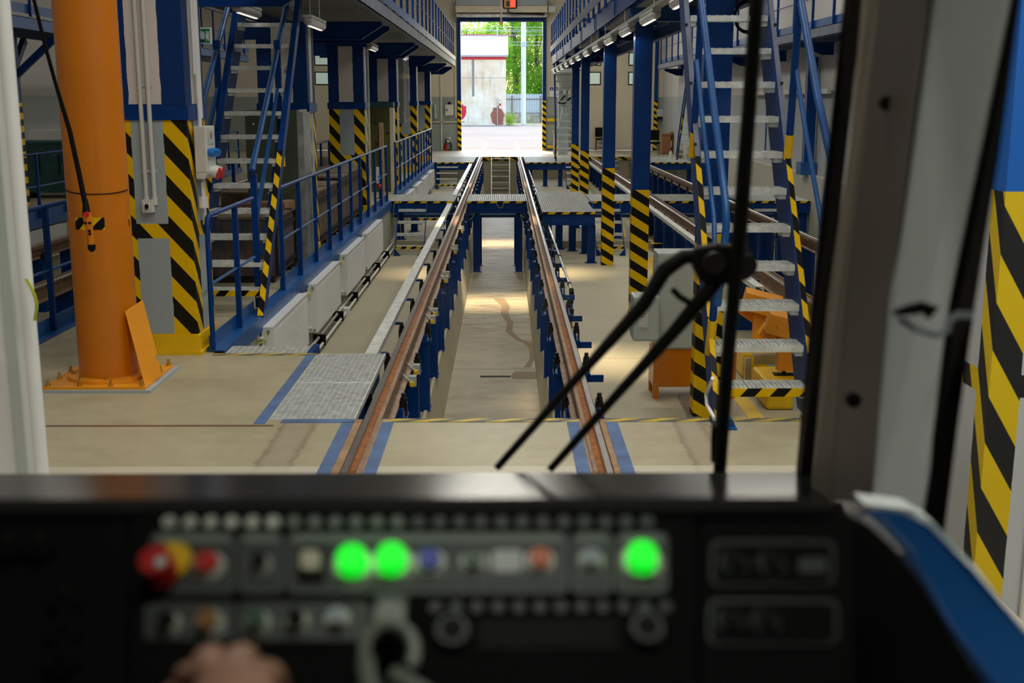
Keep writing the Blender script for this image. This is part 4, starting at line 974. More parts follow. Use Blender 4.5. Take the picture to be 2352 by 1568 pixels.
# lamp rail below the right walkway with its fluorescent battens
t = thing('lamp_rail', 'galvanised lamp rail slung below the right walkway', 'rail', (1.65, 9.5, 2.98))
MB().box(1.60, 1.70, 9.5, 41.0, 2.975, 2.985).box(1.60, 1.606, 9.5, 41.0, 2.985, 3.015).box(1.694, 1.70, 9.5, 41.0, 2.985, 3.015).build('channel', TIN, t)
for i in range(10): MB().cyl((1.65, 10.2 + i * 3.2, 2.985), (1.65, 10.2 + i * 3.2, 3.20), 0.005, 6).build('hanger_rod', GALV, t)
TUBE = emit('fluorescent_tube', (1.0, 0.96, 0.86), 0.9)
LENS = plain('milky_lens', (0.42, 0.42, 0.42), 0.25, 0, 0.05, 5)
def batten(x, y0, y1, z, label, group, lit=True):
    t = thing('fluorescent_lamp', label, 'lamp', (x, y0, z), group)
    MB().box(x - 0.05, x + 0.05, y0, y1, z + 0.045, z + 0.075).build('housing', LGREY, t)
    MB().tube([(x, y0, z + 0.02), (x, y0 + 0.02, z + 0.015), (x, y1 - 0.02, z + 0.015), (x, y1, z + 0.02)], 0.048, 12, rad=[0.03, 0.052, 0.052, 0.03]).build('lens', LENS, t, smooth=True)
    MB().box(x - 0.02, x + 0.012, y0 + 0.12, y1 - 0.06, z - 0.042, z - 0.036).build('lit_tube', TUBE, t)
    return t
for i in range(12):
    y = 10.6 + i * 2.55
    batten(1.65, y, y + 1.25, 2.90, 'fluorescent lamp on the rail below the right walkway, %s from the tram' % ORD[i], 'lamps below the right walkway')
    if i < 8: area_light('lamp_light', (1.65, y + 0.6, 2.83), 0.1, 1.1, 4, (1.0, 0.93, 0.8))
for i, (px, py, Y) in enumerate(((722, 52, 14.0), (855, 108, 22.0), (930, 131, 29.5), (565, 22, 12.9))):
    a = PY(px, py, Y); bt = batten(a.x, a.y - 0.5, a.y + 0.6, a.z - 0.02, 'pale lamp under the left walkway, %s' % ('beside the top of the left stair', 'next to the third pillar', 'next to the fourth pillar', 'above the treads of the left stair')[i], 'lamps below the left walkway')
    m = MB()
    for q in (-0.3, 0.4): m.cyl((a.x, a.y + q, a.z + 0.05), (a.x, a.y + q, 3.21), 0.008, 6)
    m.build('hanger_rod', GALV, bt)

# far right walkway on the side wall
deck(5.62, 6.35, 9.0, 44.0, 3.10, 0.18, 'narrow raised walkway along the right side wall', 5.62, PURPLE)
railing(5.66, 9.0, 44.0, 3.28, [9.5 + 1.42 * i for i in range(25)], 'blue railing of the narrow walkway on the right side wall', 'toe')
for i in range(9):
    y = 11.6 + i * 3.9
    m = MB().prism([(6.36, 3.09), (5.70, 3.09), (5.70, 3.02), (6.12, 2.86), (6.36, 2.86)], y - 0.008, y + 0.008).box(5.7, 6.36, y - 0.06, y + 0.06, 3.08, 3.092).box(6.12, 6.36, y - 0.06, y + 0.06, 2.855, 2.865)
    tag(m.build('wall_bracket', BLUE, base=(6.2, y, 2.86)), 'blue wall bracket under the right side walkway, %s from the tram' % ORD[i], 'bracket', 'wall brackets on the right')
# far left walkway
deck(-9.7, -8.45, 9.0, 40.0, 3.22, 0.22, 'raised walkway far left beyond the left hand track', -8.45, LBLUE)
m = MB().box(-8.44, -8.43, 9.0, 40.0, 3.50, 3.66); tag(m.build('toe_plate', LBLUE, base=(-8.44, 9, 3.5)), 'light blue kick plate of the far left walkway', 'kick plate')
railing(-8.40, 9.0, 40.0, 3.44, [9.5 + 1.35 * i for i in range(23)], 'blue railing of the far left walkway', 'none')
for i, y in enumerate((17.8, 23.0, 28.2, 33.4)):
    t = thing('steel_column', 'dark blue braced column far left, %s from the tram' % ORD[i], 'column', (-9.35, y, 0), 'columns of the far left walkway')
    MB().box(-9.45, -9.25, y - 0.08, y + 0.08, 1.95, 3.2).build('blue_shaft', BLUE, t); MB().box(-9.45, -9.25, y - 0.08, y + 0.08, 0, 1.95).build('striped_shaft', HAZ if i else HAZ, t)
    MB().bar((-9.3, y, 2.45), (-8.5, y, 3.15), 0.10, 0.12).bar((-9.4, y + 0.05, 2.45), (-9.4, y + 0.8, 3.15), 0.10, 0.12).build('brace', BLUE, t)
batten(-8.55, 15.0, 16.3, 3.14, 'fluorescent lamp under the far left walkway', None)
# ================================================================== tanks, crates and panels on the left island
def crate(x0, x1, y0, y1, z0, z1, label, side=PLANK, top=PLANKTOP, lip=True):
    t = thing('wooden_tank', label, 'tank', ((x0 + x1) / 2, (y0 + y1) / 2, z0))
    MB().box(x0 + 0.02, x1 - 0.02, y0 + 0.02, y1 - 0.02, z0 + 0.08, z1 - 0.03).build('plank_body', side, t)
    m = MB(); n = max(1, int((y1 - y0) / 0.8))
    for i in range(n):
        a = y0 + (y1 - y0) * i / n; b = y0 + (y1 - y0) * (i + 1) / n; m.box(x0, x1, a + 0.01, b - 0.01, z1 - 0.03 + 0.01 * (i % 2), z1 + 0.01 * (i % 2))
    m.build('board_cover', top, t)
    m = MB()
    for y in (y0 + 0.1, (y0 + y1) / 2, y1 - 0.1): m.box(x0 + 0.05, x1 - 0.05, y - 0.05, y + 0.05, z0, z0 + 0.08)
    m.build('skid', DARKSTEEL, t)
    m = MB()
    for z in (z0 + 0.14, z1 - 0.16): m.box(x1 - 0.022, x1 + 0.0, y0, y1, z, z + 0.05)
    for y in (y0 + 0.01, y1 - 0.05): m.box(x1 - 0.02, x1 + 0.01, y, y + 0.04, z0 + 0.08, z1 - 0.03)
    m.build('steel_strap', DARKSTEEL, t)
    return t
BLUEPLANK = wood_side('blue_stained_planks', (0.012, 0.035, 0.07), (0.13, 0.07, 0.04))
crate(-3.8, -2.52, 12.98, 14.22, 0.0, 0.74, 'long plank-sided tank with a board cover right behind the left stair', BLUEPLANK)
crate(-3.8, -2.50, 15.75, 17.9, 0.0, 0.80, 'plank-sided tank between the second and third pillars, nearer part', PLANK)
crate(-3.7, -2.50, 18.1, 20.8, 0.0, 0.86, 'plank-sided tank between the second and third pillars, farther part', PLANK)
for i, (x, y, z, a) in enumerate(((-2.75, 13.5, 0.80, 0.5), (-2.7, 13.75, 0.80, 0.9))):
    m = MB().bar((x - 0.3, y - 0.1, z), (x + 0.2, y + 0.25 * a, z), 0.12, 0.09); tag(m.build('timber_block', BROWNWOOD if i else plain('red_brown_timber', (0.16, 0.055, 0.03), 0.8), base=(x, y, z)), '%s timber block lying on the tank behind the left stair' % ('pale' if i else 'reddish'), 'timber')
t = thing('steel_cabinet', 'tall dark green steel cabinet with bright corner strip behind the left stair', 'cabinet', (-2.8, 14.4, 0))
MB().box(-3.10, -2.48, 14.32, 14.86, 0.0, 1.88).build('body', DGREEN, t)
MB().box(-2.48, -2.445, 14.315, 14.86, 0.0, 1.89).box(-2.445, -2.405, 14.33, 14.86, 0.0, 1.86).build('corner_strip', TIN, t)
m = MB()
for x, z in ((-3.0, 1.72), (-2.7, 1.72), (-3.0, 1.2), (-2.7, 1.2), (-2.85, 0.9)): m.cyl((x, 14.32, z), (x, 14.312, z), 0.012, 8)
m.build('rivets', GALV, t)
t = thing('sheet_metal_housing', 'tall olive stained steel panel with teal frame before the fourth pillar', 'housing', (-2.7, 26.5, 0))
MB().box(-2.98, -2.52, 26.35, 26.75, 0.0, 1.84).build('panel_body', OLIVE, t)
MB().box(-2.98, -2.44, 26.33, 26.75, 1.85, 1.96).build('top_frame', TEAL, t)
MB().box(-2.52, -2.44, 26.34, 26.75, 0.0, 1.84).build('side_frame', CREAM, t)
t = thing('timber_board', 'upright pale timber board beside the third pillar', 'board', (-2.6, 21.8, 0))
MB().box(-2.56, -2.48, 24.4, 24.55, 0.0, 1.55).build('board', BROWNWOOD, t); MB().box(-2.60, -2.53, 24.5, 24.7, 0.0, 1.45).build('dark_edge_board', PLANK, t)
t = thing('power_socket_box', 'small grey socket box with blue outlet behind the end of the long railing', 'socket box', (-2.43, 22.6, 0.5))
MB().box(-2.46, -2.39, 22.5, 22.68, 0.45, 0.75).build('housing', PLASTIC, t); MB().cyl((-2.39, 22.55, 0.58), (-2.36, 22.5, 0.57), 0.03, 10).build('blue_outlet', SKYBLUE, t); MB().cyl((-2.4, 22.6, 0.42), (-2.36, 22.55, 0.38), 0.03, 10).build('red_outlet', RED, t)
for i, (z0, z1) in enumerate(((0, 2.9),)):
    m = MB().box(-2.47, -2.43, 21.62, 21.68, 0.0, 2.9); tag(m.build('service_duct', PLASTIC, base=(-2.45, 21.6, 0)), 'narrow grey service duct on the side of the third pillar', 'duct')
t = thing('air_duct', 'silver spiral air duct with a beige collar hanging before the fifth pillar', 'duct', (-2.48, 30, 1.45))
m = MB(); m.cyl((-2.50, 30, 1.42), (-2.50, 30, 3.33), 0.125, 24); 
for k in range(12): m.cyl((-2.50, 30, 1.48 + k * 0.1), (-2.50, 30, 1.488 + k * 0.1), 0.128, 24)
m.build('spiral_duct', TIN, t, smooth=True); MB().cyl((-2.50, 30, 2.52), (-2.50, 30, 2.62), 0.15, 20).build('collar', CREAM, t, smooth=True)
for i, (x, y, h, w) in enumerate(((-2.62, 35.0, 1.55, 0.07), (-2.72, 35.1, 1.1, 0.09), (-2.55, 35.2, 1.0, 0.12), (-2.60, 29.0, 1.0, 0.10), (-2.66, 36.4, 0.9, 0.15))):
    m = MB().box(x - w / 2, x + w / 2, y, y + 0.06, 0, h); tag(m.build('plank', BROWNWOOD if i % 2 == 0 else PLANK, base=(x, y, 0)), '%s plank leaning behind the far left railing, %s from the tram' % ('pale' if i % 2 == 0 else 'dark', ('third', 'fourth', 'second', 'first', 'fifth')[i]), 'plank', 'planks behind the far left railing')
t = thing('wall_ladder', 'galvanised ladder with handrail below the far end of the left walkway', 'ladder', (-2.7, 40.5, 0))
for x in (-3.0, -2.55): MB().bar((x, 41.6, 0.0), (x, 40.6, 3.2), 0.03, 0.07, (0, 1, 0)).build('side_rail', BLUE if x > -2.8 else GALV, t)
for i in range(13):
    z = 0.25 + i * 0.235; MB().box(-2.98, -2.57, 41.5 - z * 0.31, 41.62 - z * 0.31, z - 0.03, z).build('rung', GALV, t)
MB().tube([(-2.50, 40.9, 0.6), (-2.50, 40.4, 3.0)], 0.02, 8).build('handrail', LGREY, t)
# teal locker and things beyond the left track
t = thing('steel_locker', 'low dark teal locker with rail handles beyond the left hand track', 'locker', (-9.6, 24.6, 0))
MB().box(-10.2, -8.95, 24.6, 25.6, 0.12, 1.12).build('body', TEAL, t); MB().box(-10.2, -8.93, 24.58, 25.6, 1.12, 1.17).build('lid', TEAL, t)
for x in (-10.0, -9.6, -9.2): MB().box(x - 0.01, x + 0.01, 24.57, 24.6, 0.5, 0.9).build('handle', DARKSTEEL, t)
m = MB()
for x in (-10.1, -9.05): m.box(x - 0.05, x + 0.05, 24.65, 25.5, 0, 0.12)
m.build('foot', DARKSTEEL, t)
m = MB().box(-10.4, -9.2, 26.2, 27.0, 0, 1.35); tag(m.build('white_box', WHITE, base=(-9.8, 26.6, 0)), 'large white box standing behind the teal locker', 'box')
# hose reel group seen through the treads of the left stair
for i in range(4):
    x = -9.2 + i * 0.32; P = [(x, 30.2, 2.6), (x - 0.05, 30.1, 1.9), (x + 0.05, 30.0, 1.2 - 0.1 * i), (x + 0.25, 30.1, 0.9), (x + 0.35, 30.2, 1.5)]
    wire('hose', P, 'grey hanging hose seen between the treads of the left stair, %s from the left' % ORD[i], 0.03, LGREY, 'hose')
m = MB().cyl((-8.75, 31, 2.2), (-8.75, 31, 3.1), 0.35, 20).cyl((-8.75, 31, 1.9), (-8.75, 31, 2.2), 0.12, 20, 0.35).cyl((-8.9, 31.2, 0.0), (-8.9, 31.2, 2.3), 0.06, 10); tag(m.build('hopper', LGREY, base=(-8, 31, 1.9), smooth=True), 'pale grey hopper beyond the left stair', 'hopper')

# ================================================================== white gate leaf left of the cab window
t = thing('gate_leaf', 'white insulated gate panel with aluminium edge left of the cab window', 'panel', (-2.2, 4.6, 0))
MB().box(-2.6, -1.917, 4.45, 4.53, 0.0, 5.0).build('insulated_panel', WHITE, t)
MB().box(-1.917, -1.877, 4.44, 4.54, 0.0, 5.0).build('rubber_seal', LGREY, t)
MB().cyl((-1.847, 4.49, 0.0), (-1.847, 4.49, 5.0), 0.032, 16).box(-1.877, -1.847, 4.46, 4.52, 0.0, 5.0).build('edge_profile', WHITE, t, smooth=True)
MB().box(-2.30, -1.94, 4.40, 4.45, 2.10, 2.14).box(-2.30, -1.95, 4.41, 4.45, 1.0, 2.1).build('inner_frame', PLASTIC, t)
P = [PY(60, 640, 4.445), PY(74, 665, 4.44), PY(84, 700, 4.44), PY(80, 735, 4.45)]
wire('earth_wire', P, 'yellow-green wire bowed out from the white gate panel', 0.006, YGREEN)

# ================================================================== grey cabinet on orange stand, small box
t = thing('control_cabinet', 'light grey control cabinet on an orange steel stand behind the wiper', 'cabinet', (1.9, 11.6, -0.94))
MB().box(1.51, 2.30, 11.45, 11.85, -0.43, 0.53).build('grey_enclosure', LGREY, t, bevel=0.008)
MB().box(1.515, 2.295, 11.442, 11.447, -0.41, 0.51).build('door', LGREY, t, bevel=0.004)
MB().box(1.49, 2.32, 11.46, 11.84, -0.82, -0.435).build('orange_stand', ORANGE, t)
for x in (1.52, 2.29):
    for y in (11.48, 11.82): MB().box(x - 0.03, x + 0.03, y - 0.02, y + 0.02, -0.94, -0.82).build('leg', ORANGE, t)
for z in (-0.5, -0.63, -0.78): MB().cyl((1.535, 11.46, z), (1.535, 11.452, z), 0.008, 8).build('screw', BRASS, t)
t = thing('junction_cabinet', 'small light grey box with a printed label fixed to the side of the grey cabinet', 'box', (1.4, 11.3, -0.2))
MB().box(1.25, 1.505, 11.20, 11.52, -0.30, 0.14).build('housing', LGREY, t, bevel=0.02)
MB().box(1.30, 1.39, 11.192, 11.199, -0.16, 0.03).build('label_plate', PLASTIC, t)
m = MB()
for i in range(5): m.box(1.31, 1.31 + 0.03 + 0.035 * ((i * 7) % 3) / 2, 11.189, 11.192, 0.0 - i * 0.014, 0.004 - i * 0.014)
m.build('printed_lines', DARKSTEEL, t)
# floor stripes
YF = plain('yellow_floor_stripe', (0.70, 0.46, 0.03), 0.5, 0, 0.12, 6)
m = MB(); zz = -0.937
for quad in (((1640, 862), (1672, 862), (1770, 975), (1732, 975)), ((1483, 590), (1500, 590), (1545, 670), (1512, 690)), ((1408, 505), (1426, 505), (1440, 545), (1420, 545))):
    z = zz if quad[0][1] > 560 else -0.787
    m.quad(*[PZ(x, y, z) for x, y in quad])
m.quad(*[PZ(x, y, -0.787) for x, y in ((1500, 510), (1530, 510), (1525, 560), (1495, 560))])
m.quad(*[PZ(x, y, zz) for x, y in ((1880, 880), (1760, 880), (1768, 868), (1880, 868))])
struct(m.build('trim_10', YF))
# yellow wheel-lift blocks with orange jacks
def lift(x0, y0, label, h=0.27):
    t = thing('lifting_unit', label, 'lifting unit', (x0 + 0.4, y0 + 0.4, -0.94), 'yellow lifting units')
    MB().box(x0, x0 + 0.95, y0, y0 + 0.75, -0.94, -0.94 + h).build('yellow_base', YELLOW, t, bevel=0.035)
    MB().box(x0 + 0.26, x0 + 0.94, y0 - 0.006, y0 + 0.1, -0.94, -0.94 + h - 0.07).build('grey_side', GREY, t)
    cx_, cy_ = x0 + 0.24, y0 + 0.35
    MB().box(cx_ - 0.07, cx_ + 0.09, cy_ - 0.06, cy_ + 0.06, -0.94 + h + 0.05, -0.28).build('orange_post', ORANGE2, t, bevel=0.006)
    MB().box(cx_ - 0.10, cx_ + 0.16, cy_ - 0.05, cy_ + 0.05, -0.94 + h, -0.94 + h + 0.015).cyl((cx_, cy_, -0.94 + h), (cx_, cy_, -0.94 + h + 0.06), 0.02, 8).build('screw_foot', DARKSTEEL, t)
    hd = MB()
    c = Vector((cx_ + 0.02, cy_, -0.17)); hd.bar(c + Vector((-0.20, 0.03, 0.05)), c + Vector((0.20, -0.03, -0.05)), 0.30, 0.20, (0.25, -0.1, 1))
    hd.build('orange_head', ORANGE2, t, bevel=0.008)
    MB().bar((cx_ - 0.22, cy_ + 0.1, -0.22), (cx_ + 0.08, cy_ + 0.1, -0.42), 0.10, 0.13).build('orange_arm', ORANGE2, t, bevel=0.006)
    m = MB()
    for (a, b) in ((-0.12, 0.2), (0.02, 0.2), (0.12, 0.18)): m.cyl((cx_ + a, cy_ - 0.15, -0.2 + b * 0.2), (cx_ + a, cy_ - 0.17, -0.2 + b * 0.2), 0.008, 6)
    m.build('screws', BRASS, t)
    return t
lift(2.53, 11.0, 'yellow lifting unit with orange jack head, nearer one behind the right stair')
lift(2.56, 12.3, 'yellow lifting unit with orange jack head, farther one behind the right stair', 0.30)
m = MB().box(2.60, 3.5, 11.95, 12.05, -0.62, -0.60).box(2.60, 3.5, 11.95, 11.96, -0.70, -0.62).box(2.56, 2.60, 11.4, 12.05, -0.90, -0.88).box(2.50, 2.56, 11.88, 11.93, -0.94, -0.62); tag(m.build('perforated_tray', TIN, base=(3, 12, -0.9)), 'perforated steel cable tray between the two yellow lifting units', 'cable tray')
m = MB().bar((1.80, 11.5, -0.92), (1.75, 9.6, -0.92), 0.10, 0.03); tag(m.build('floor_duct', TIN, base=(1.8, 10.5, -0.94)), 'flat metal cable duct on the floor below the orange stand', 'cable duct')

# ================================================================== right side wall fittings
XW = 6.39
a = PX(1792, 262, XW)
t = thing('power_socket_box', 'grey socket box with blue and red outlets on the right side wall', 'socket box', a)
MB().box(XW - 0.10, XW, a.y - 0.18, a.y + 0.18, a.z - 0.26, a.z + 0.22).build('housing', PLASTIC, t); MB().box(XW - 0.20, XW - 0.10, a.y - 0.12, a.y + 0.1, a.z - 0.02, a.z + 0.08).build('blue_outlet', SKYBLUE, t)
MB().box(XW - 0.22, XW - 0.10, a.y - 0.12, a.y + 0.1, a.z - 0.22, a.z - 0.14).build('red_outlet', RED, t); MB().box(XW - 0.14, XW - 0.10, a.y - 0.1, a.y + 0.08, a.z + 0.08, a.z + 0.2).build('breaker_window', WHITE, t)
a = PX(1781, 170, XW); m = MB().box(XW - 0.08, XW, a.y - 0.15, a.y + 0.15, a.z - 0.12, a.z + 0.12).cyl((XW - 0.03, a.y, a.z + 0.12), (XW - 0.03, a.y, a.z + 0.9), 0.012, 6); tag(m.build('junction_box', PLASTIC, base=a), 'pale junction box high on the right side wall', 'junction box')
for i, (u, v) in enumerate((((1733, 214), (1760, 214)), ((1795, 212), (1905, 211)))):
    a = PX(*u, XW - 0.08); b = PX(*v, XW - 0.08); m = MB().bar((a.x, a.y, a.z), (b.x, b.y, a.z), 0.07, 0.10)
    tag(m.build('wall_duct', PLASTIC, base=a), '%s white wall duct on the right side wall' % ('short' if i == 0 else 'long'), 'duct')
a = PX(1760, 290, XW - 0.06); m = MB().cyl((a.x, a.y, 0.6), (a.x, a.y, 2.3), 0.02, 8); tag(m.build('blue_pipe', LBLUE, base=(a.x, a.y, 0.6)), 'thin blue pipe on the right side wall', 'pipe')
t = thing('wall_column', 'blue steel column standing against the right side wall', 'column', (6.2, 21, 0.5)); MB().box(6.14, 6.34, 24.3, 24.5, 0.5, 2.85).build('shaft', BLUE, t); MB().box(6.06, 6.38, 24.2, 24.6, 0.5, 0.75).build('base_block', LBLUE, t)
# black cable coil on the widest striped column
m = MB()
for k in range(3):
    P = []
    for i in range(21):
        an = i / 20 * 2 * PI; c = PY(1716, 38, 10.6); P.append((c.x + (0.10 + 0.01 * k) * math.cos(an), c.y - 0.02 * k, c.z + (0.12 + 0.012 * k) * math.sin(an)))
    m.tube(P, 0.007, 6)
c = PY(1716, 38, 10.6); m.tube([(c.x - 0.1, c.y, c.z + 0.1), (c.x - 0.05, c.y, c.z + 0.25), (c.x + 0.05, c.y, c.z + 0.22)], 0.007, 6)
tag(m.build('cable_coil', BLACK, base=c, smooth=True), 'coil of black cable hung high beside the widest striped column', 'cable')

# ================================================================== far wall fittings
YW = YG - 0.02
def wallbox(name, px0, px1, py0, py1, mat, label, cat, d=0.15, Y=YW, extra=None):
    a = PY(px0, py0, Y - d); b = PY(px1, py1, Y - d); t = thing(name, label, cat, (a.x, Y, b.z))
    MB().box(a.x, b.x, Y - d, Y, b.z, a.z).build('housing', mat, t, bevel=0.01)
    MB().box(a.x + 0.04, b.x - 0.04, Y - d - 0.012, Y - d, b.z + 0.04, a.z - 0.04).build('door', mat, t)
    if extra: extra(t, a, b, Y - d)
    return t
wallbox('switch_box', 1022, 1041, 240, 265, PLASTIC, 'beige switch box with black knob on the far wall left of the gate', 'switch box', extra=lambda t, a, b, Y: (MB().cyl((a.x + .08, Y, (a.z + b.z) / 2), (a.x + .08, Y - .05, (a.z + b.z) / 2), .03, 8).build('knob', BLACK, t), MB().box(a.x + .12, b.x - .1, Y, Y + .1, a.z, a.z + .1).build('black_top', BLACK, t)))
wallbox('switch_box', 997, 1002, 240, 272, LGREY, 'slim grey box on the far wall behind the left railing', 'switch box')
P = [PY(x, y, YW - 0.1) for x, y in ((1030, 318), (1024, 322), (1021, 340), (1026, 345), (1036, 343), (1037, 335), (1033, 322), (1028, 318))]
m = MB().tube(P, 0.03, 6, mi=0); m.tube([PY(x, y, YW - 0.14) for x, y in ((1026, 330), (1022, 344), (1026, 346), (1028, 330))], 0.03, 6, mi=1); m.box(P[0].x - 0.06, P[0].x + 0.1, YW - 0.12, YW, P[0].z - 0.15, P[0].z + 0.05, mi=2)
tag(m.build('coiled_cables', [DARKSTEEL, RED, PLASTIC], base=P[0], smooth=True), 'red and black cables hanging coiled on the far wall left of the gate', 'cable')
for i, x in enumerate((1013.5, 1047)):
    a = PY(x, 230, YW - 0.03); m = MB().box(a.x - 0.03, a.x + 0.03, YW - 0.05, YW, 0.0 if i == 0 else 1.3, 5.0); tag(m.build('wall_duct', CREAM, base=a), 'cream vertical duct on the far wall, %s left of the gate' % ('farther' if i == 0 else 'right next to the frame'), 'duct')
a = PY(1016, 280, YW - 0.03); m = MB().box(a.x - 0.4, a.x + 0.9, YW - 0.05, YW, a.z - 0.02, a.z + 0.02); tag(m.build('wall_duct', CREAM, base=a), 'cream horizontal duct on the far wall left of the gate', 'duct')
wallbox('hand_dryer', 1509, 1523, 251, 268, LGREY, 'grey dispenser with dark opening on the far wall at right', 'dispenser', 0.2, extra=lambda t, a, b, Y: MB().box(a.x + .02, b.x - .02, Y - .03, Y + .1, b.z - .1, b.z).build('dark_opening', BLACK, t))
wire('cable', [PY(1526, 244, YW), PY(1518, 262, YW - .02), PY(1516, 272, YW - .02), PY(1522, 285, YW - .02), PY(1526, 276, YW - .02)], 'thin white cable loop below the dispenser on the far wall', 0.015, WHITE, 'cable')
a = PY(1526, 273, YW - .05); m = MB().box(a.x - .06, a.x + .06, YW - .06, YW, a.z - .06, a.z + .06); tag(m.build('wall_socket', WHITE, base=a), 'white wall socket below the dispenser', 'socket')
# hopper, signs and bench at the right gate post
hx = PY(1298, 170, 44.5)
t = thing('sand_hopper', 'grey sand hopper on a column with a flexible hose right of the gate', 'hopper', (hx.x, 44.5, 0))
MB().cyl((hx.x, 44.5, 3.0), (hx.x, 44.5, 4.3), 0.42, 24).cyl((hx.x, 44.5, 2.35), (hx.x, 44.5, 3.0), 0.16, 24, 0.42).build('hopper_body', LGREY, t, smooth=True)
MB().box(hx.x - 0.24, hx.x + 0.12, 44.6, 44.9, 0, 3.1).build('support_column', GREY, t)
MB().tube([(hx.x - 0.02, 44.3, 2.35), (hx.x - 0.05, 44.2, 1.8), (hx.x - 0.2, 44.1, 1.1), (hx.x - 0.35, 44.1, 0.8)], 0.06, 10).build('hose', LGREY, t, smooth=True)
MB().tube([(hx.x + 0.0, 44.2, 2.2), (hx.x - 0.25, 44.15, 1.9), (hx.x - 0.05, 44.1, 1.88), (hx.x + 0.2, 44.1, 2.1)], 0.035, 8).build('valve', BLACK, t, smooth=True)
SBLUE = plain('sign_blue', (0.01, 0.02, 0.22), 0.4)
for i, (x, y) in enumerate(((1267, 205), (1278, 205))):
    a = PY(x, y, YW - .02); t = thing('safety_sign', 'round blue and white mandatory sign right of the gate, %s one' % ('left' if i == 0 else 'right'), 'sign', a)
    MB().box(a.x - .09, a.x + .09, YW - .02, YW, a.z - .30, a.z + .14).build('plate', WHITE, t); MB().cyl((a.x, YW - .02, a.z + .02), (a.x, YW - .03, a.z + .02), .08, 18).build('blue_disc', SBLUE, t)
    MB().cyl((a.x, YW - .03, a.z + .045), (a.x, YW - .034, a.z + .045), .02, 10).box(a.x - .018, a.x + .018, YW - .034, YW - .03, a.z - .045, a.z + .018).build('figure', WHITE, t)
t = thing('work_bench', 'small bench with brown top and pale legs right of the gate', 'bench', (2.2, 45.2, 0))
a = PY(1270, 305, 45.2); b = PY(1305, 305, 45.2)
MB().box(a.x, b.x, 45.0, 45.5, 0.78, 0.84).build('top', BROWNWOOD, t)
for x in (a.x + .04, b.x - .04): MB().box(x - .03, x + .03, 45.02, 45.08, 0, 0.78).build('leg', PLASTIC, t)
MB().box(a.x + .04, b.x - .04, 45.03, 45.06, 0.3, 0.35).build('stretcher', PLASTIC, t)
m = MB()
for k in range(2):
    a = PY(1256, 272, YW - .1); b = PY(1283, 272, YW - .1); z = 1.22 if k == 0 else 0.15; m.box(1.74, b.x, YW - .12, YW - .05, z - .06 + 0.0, z + .06)
tag(m.build('yellow_guard', YELLOW, base=(2, YW, 0.15)), 'yellow guard rails low on the far wall right of the gate', 'guard rail')
# chairs and desk
def chair(x, y, label, rot=0.0):
    t = thing('office_chair', label, 'chair', (x, y, 0), None)
    MB().box(x - .23, x + .23, y - .22, y + .22, .43, .49).build('seat', BLACK, t, bevel=.02)
    MB().box(x - .24, x + .24, y + .20, y + .25, .55, .92).build('backrest', BLACK, t, bevel=.03)
    for sx in (-1, 1):
        for sy in (-1, 1): MB().cyl((x + sx * .22, y + sy * .22, 0), (x + sx * .20, y + sy * .18, .43), .012, 8).build('leg', DARKSTEEL, t)
        MB().cyl((x + sx * .2, y + .2, .43), (x + sx * .2, y + .22, .6), .012, 8).build('back_support', DARKSTEEL, t)
    return t
a = PZ(1500, 357, 0); chair(a.x, a.y, 'black stacking chair in front of the brown desk')
a = PZ(1381, 346, 0); chair(a.x, a.y, 'black stacking chair in front of the cream folding gate')
a = PZ(1519, 354, 0); b = PZ(1556, 354, 0); b.x = 6.34
t = thing('desk', 'brown wooden desk with drawers near the far wall at right', 'desk', (a.x, a.y, 0))
DESK = plain('brown_desk', (0.30, 0.12, 0.05), 0.5, 0, 0.1, 4)
MB().box(a.x, b.x, a.y, a.y + .6, .72, .76).build('top', DESK, t); d = MB().box(a.x + .02, a.x + .42, a.y + .03, a.y + .58, 0.02, .72).build('drawer_unit', DESK, t); MB().box(b.x - .04, b.x, a.y + .03, a.y + .58, 0, .72).build('side_panel', DESK, t)
MB().tube([(a.x + .38, a.y + .02, .5), (a.x + .36, a.y - .02, .4), (a.x + .36, a.y - .02, .3), (a.x + .38, a.y + .02, .25)], .01, 6).build('handle', WHITE, d)
m = MB().box(a.x + .35, a.x + .85, a.y + .1, a.y + .4, .76, .83); tag(m.build('parcel', DESK, base=(a.x + .5, a.y + .2, .76)), 'flat brown parcel on the brown desk', 'parcel')
CARD = plain('cardboard', (0.28, 0.19, 0.11), 0.8, 0, 0.15, 5)
for i, (u0, u1, v0, v1) in enumerate(((1556, 1575, 345, 362), (1560, 1572, 334, 345))):
    a = PY(u0, v1, 41.5); b = PY(u1, v0, 41.5); z0 = 0.0 if i == 0 else 0.28
    m = MB().box(a.x, b.x, 41.5, 41.8, z0, z0 + .27); tag(m.build('carton', CARD if i == 0 else PLASTIC, base=(a.x, 41.5, z0)), ('brown carton on the far right platform' if i == 0 else 'pale carton on top of the brown one on the far right platform'), 'carton')
a = PY(1541, 345, 41.6); m = MB().cyl((a.x, 41.6, 0), (a.x, 41.6, .22), .06, 12).cyl((a.x, 41.6, .22), (a.x, 41.6, .27), .025, 10); tag(m.build('bottle', WHITE, base=(a.x, 41.6, 0), smooth=True), 'white bottle standing at the foot of the far right stair', 'bottle')
a = PY(1340, 355, 43.0)
